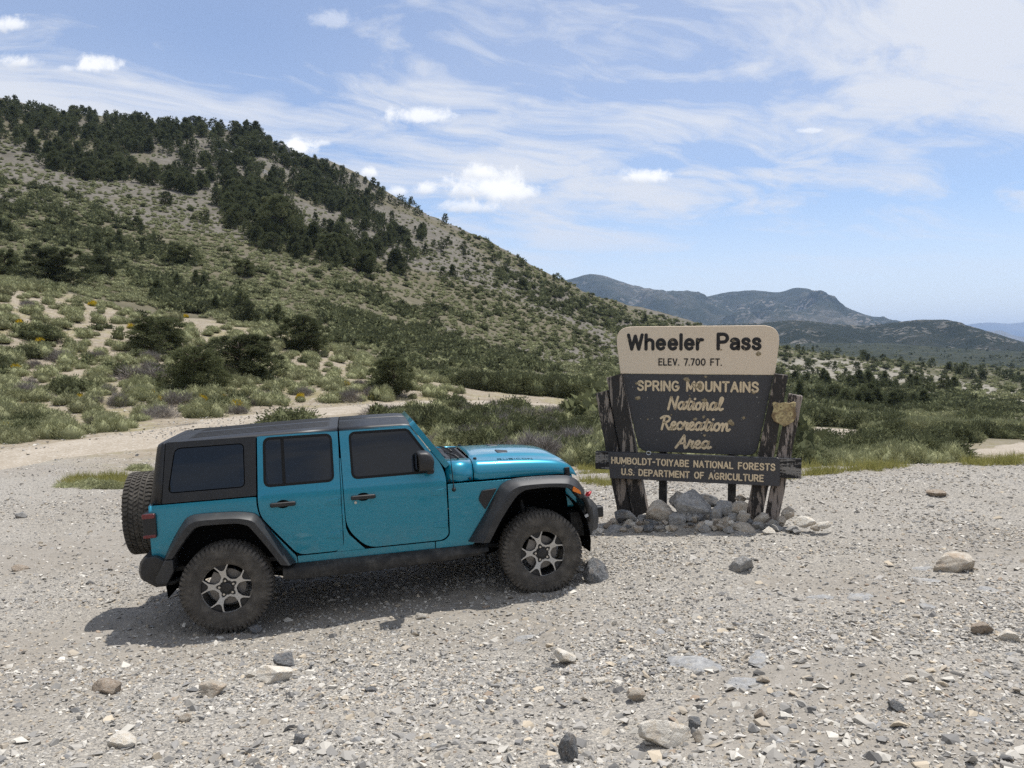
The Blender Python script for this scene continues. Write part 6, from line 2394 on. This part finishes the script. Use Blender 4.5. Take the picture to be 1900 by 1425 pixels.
GOLDS = [(433, 764, 26), (377, 746, 18), (283, 740, 20), (10, 806, 26), (75, 640, 16), (172, 568, 14), (25, 690, 18), (300, 745, 14), (560, 742, 16), (505, 745, 18), (700, 735, 16), (690, 742, 14), (240, 610, 12), (345, 590, 10),
         (150, 742, 14), (640, 715, 12), (320, 640, 12), (35, 602, 14), (410, 742, 14), (800, 735, 12)]
for i, (px, py, h) in enumerate(GOLDS):
    g = ground_at(px, py, 13, 300)
    s = g[1] / F_PX
    o = bpy.data.objects.new('rabbitbrush', BUSH['gold'][i % 2])
    COL.objects.link(o)
    place(o, (g[0], g[1], g[2] - .02), h * s * 1.6, h * s / .62, i)
    tag(o, 'brightest yellow flowering rabbitbrush beside the road, above the black roof' if i == 0 else 'small yellow flowering rabbitbrush dotted among the sagebrush', 'bush', None if i == 0 else 'yellow flowering rabbitbrush')

pts = sorted(PTS['tree'], key=lambda q: -q[3] / q[1])
for i, (x, y, z, h, zone) in enumerate(pts[:284]):
    py_ = to_px(np.array([x, y, z]))[1]
    lab = ('pinyon in the upper forest near the mountain skyline' if py_ < 275 else 'pinyon in the middle of the dark mountain forest' if py_ < 370 else 'pinyon scattered along the lower edge of the mountain forest') if zone == Z_MTN else 'far dark pinyon out in the valley brush'
    tree(KITS[i % 5], (x, y, z - .05 * h), h * PG.uniform(.85, 1.25), h, lab, GROUPS['tree'])
rest['tree'] = pts[284:] + OFF['tree']


def far_growth(name, kinds, label, temps_of, mat, seed, near=None):
    g = np.random.default_rng(seed)
    Vs, Ts, Cs, o = [], [], [], 0
    for kind in kinds:
        sel = [q for q in rest[kind] if near is None or (q[1] < 110) == near]
        P_ = np.array([q[:3] for q in sel])
        w = np.array([q[3] for q in sel])
        if not len(P_):
            continue
        temps = temps_of[kind]
        pick = g.integers(0, len(temps), len(P_))
        for k, (V, T, C) in enumerate(temps):
            idx = np.nonzero(pick == k)[0]
            if not len(idx):
                continue
            a = g.uniform(0, 6.28, len(idx))
            c, s = np.cos(a), np.sin(a)
            tall = w[idx] * (1.0 if kind == 'tree' else g.uniform(.6, .95, len(idx)))
            wide = w[idx] * g.uniform(.9, 1.3, len(idx))
            x = (V[None, :, 0] * c[:, None] - V[None, :, 1] * s[:, None]) * wide[:, None]
            y = (V[None, :, 0] * s[:, None] + V[None, :, 1] * c[:, None]) * wide[:, None]
            z = V[None, :, 2] * tall[:, None]
            Vs.append((np.stack([x, y, z], -1) + P_[idx][:, None]).reshape(-1, 3))
            Ts.append((T[None] + (o + np.arange(len(idx)) * len(V))[:, None, None]).reshape(-1, 3))
            Cs.append((np.clip(C[None] + g.normal(0, .24, (len(idx), 1)), 0, 1)).ravel())
            o += len(idx) * len(V)
    me = tri_mesh(name, np.concatenate(Vs), np.concatenate(Ts))
    C = np.concatenate(Cs)
    set_col(me, 'tint', np.stack([C, C, C], -1))
    return tag(link(name, me, mat), label, kind='stuff')


LOW = {'sage': [bush(300 + i, 130, 4, .16, .085, .9) for i in range(8)], 'shrub': [bush(320 + i, 150, 5, .15, .13, .5, .75, .2) for i in range(8)], 'dead': [bush(340, 120, 3, .2, .05, .8)],
       'tree': [tree_crown(350 + i, 16, 20, ('cone', 'round')[i % 2], .13, .085, .17)[0] for i in range(8)]}
far_growth('sage_scrub_foliage', ('sage',), 'pale sage scrub covering the far slopes', LOW, LM['sage'], 1, False)
MIDL = {'sage': [bush(380 + i, 800, 5, .10, .032, 1.0, .60, .08) for i in range(6)]}
far_growth('sage_foliage', ('sage',), 'pale sage scrub filling in between the nearer bushes', MIDL, LM['sage'], 5, True)
far_growth('dark_brush_foliage', ('shrub', 'dead'), 'dark oak brush covering the lower mountain and valley', LOW, LM['shrub'], 2)
far_growth('pinyon_woods', ('tree',), 'pinyon woods on the far mountain side and valley', LOW, LM['pine'], 3)

# --- grass along the rims of the pull-out
g = np.random.default_rng(77)
tufts = []
for poly, n_, y0 in (([(1075, 868), (1135, 868), (1150, 905), (1080, 898)], 500, 10), ([(1480, 866), (1600, 858), (1900, 846), (1900, 862), (1600, 876), (1490, 884)], 1500, 10), ([(1130, 872), (1480, 876), (1480, 892), (1130, 895)], 500, 10),
                     ([(105, 896), (180, 878), (235, 886), (235, 910), (180, 916), (112, 906)], 420, 9), ([(0, 690), (60, 690), (60, 750), (0, 760)], 160, 14)):
    px, py = pick_points(poly, n_, g)
    q = ground_many(px, py, y0, 80)
    q = q[~np.isnan(q[:, 0])]
    tufts.append(q[fbm(q[:, 0], q[:, 1], 1.3, 3, 14) > (.08 if y0 != 10 else -.10)])
tufts = np.concatenate(tufts)
m = 16
pos = np.repeat(tufts, m, 0) + g.normal(0, .05, (len(tufts) * m, 3)) * np.array([1, 1, 0])
pos[:, 2] -= .01
dirn = unit(g.normal(0, .38, (len(pos), 3)) + np.array([0, 0, 1]))
V, T, C = blades(pos, dirn, g.uniform(.04, .24, len(pos)) * np.repeat(g.uniform(.4, 1.3, len(tufts)), m), np.full(len(pos), .011), g, np.clip(g.normal(.5, .25, len(pos)), 0, 1))
me = tri_mesh('grass', V, T)
set_col(me, 'tint', np.stack([C, C, C], -1))
tag(link('grass', me, LM['grass']), 'yellow green grass along the rims of the gravel', kind='stuff')

# ------------------------------------------------------------------ air
hm = bpy.data.materials.new('haze')
hm.use_nodes = True
n = NT(hm.node_tree)
n.n.remove(n.n['Principled BSDF'])
pv = n.node('ShaderNodeVolumePrincipled')
pv.inputs['Color'].default_value = (.46, .66, 1.0, 1)
pv.inputs['Density'].default_value = 5.0e-5
pv.inputs['Anisotropy'].default_value = 0.2
n.l.new(pv.outputs[0], n.n['Material Output'].inputs['Volume'])
lo, hi = float(GV[:, 2].min()) - 30, 760.0
bmx = bmesh.new()
bmesh.ops.create_cube(bmx, size=1.0, matrix=Matrix.Translation((0, 0, (lo + hi) / 2)) @ Matrix.Diagonal((66000, 66000, hi - lo, 1)))
hme = bpy.data.meshes.new('haze')
bmx.to_mesh(hme)
bmx.free()
tag(link('haze', hme, hm), 'thin blue air haze over the valley', kind='stuff')
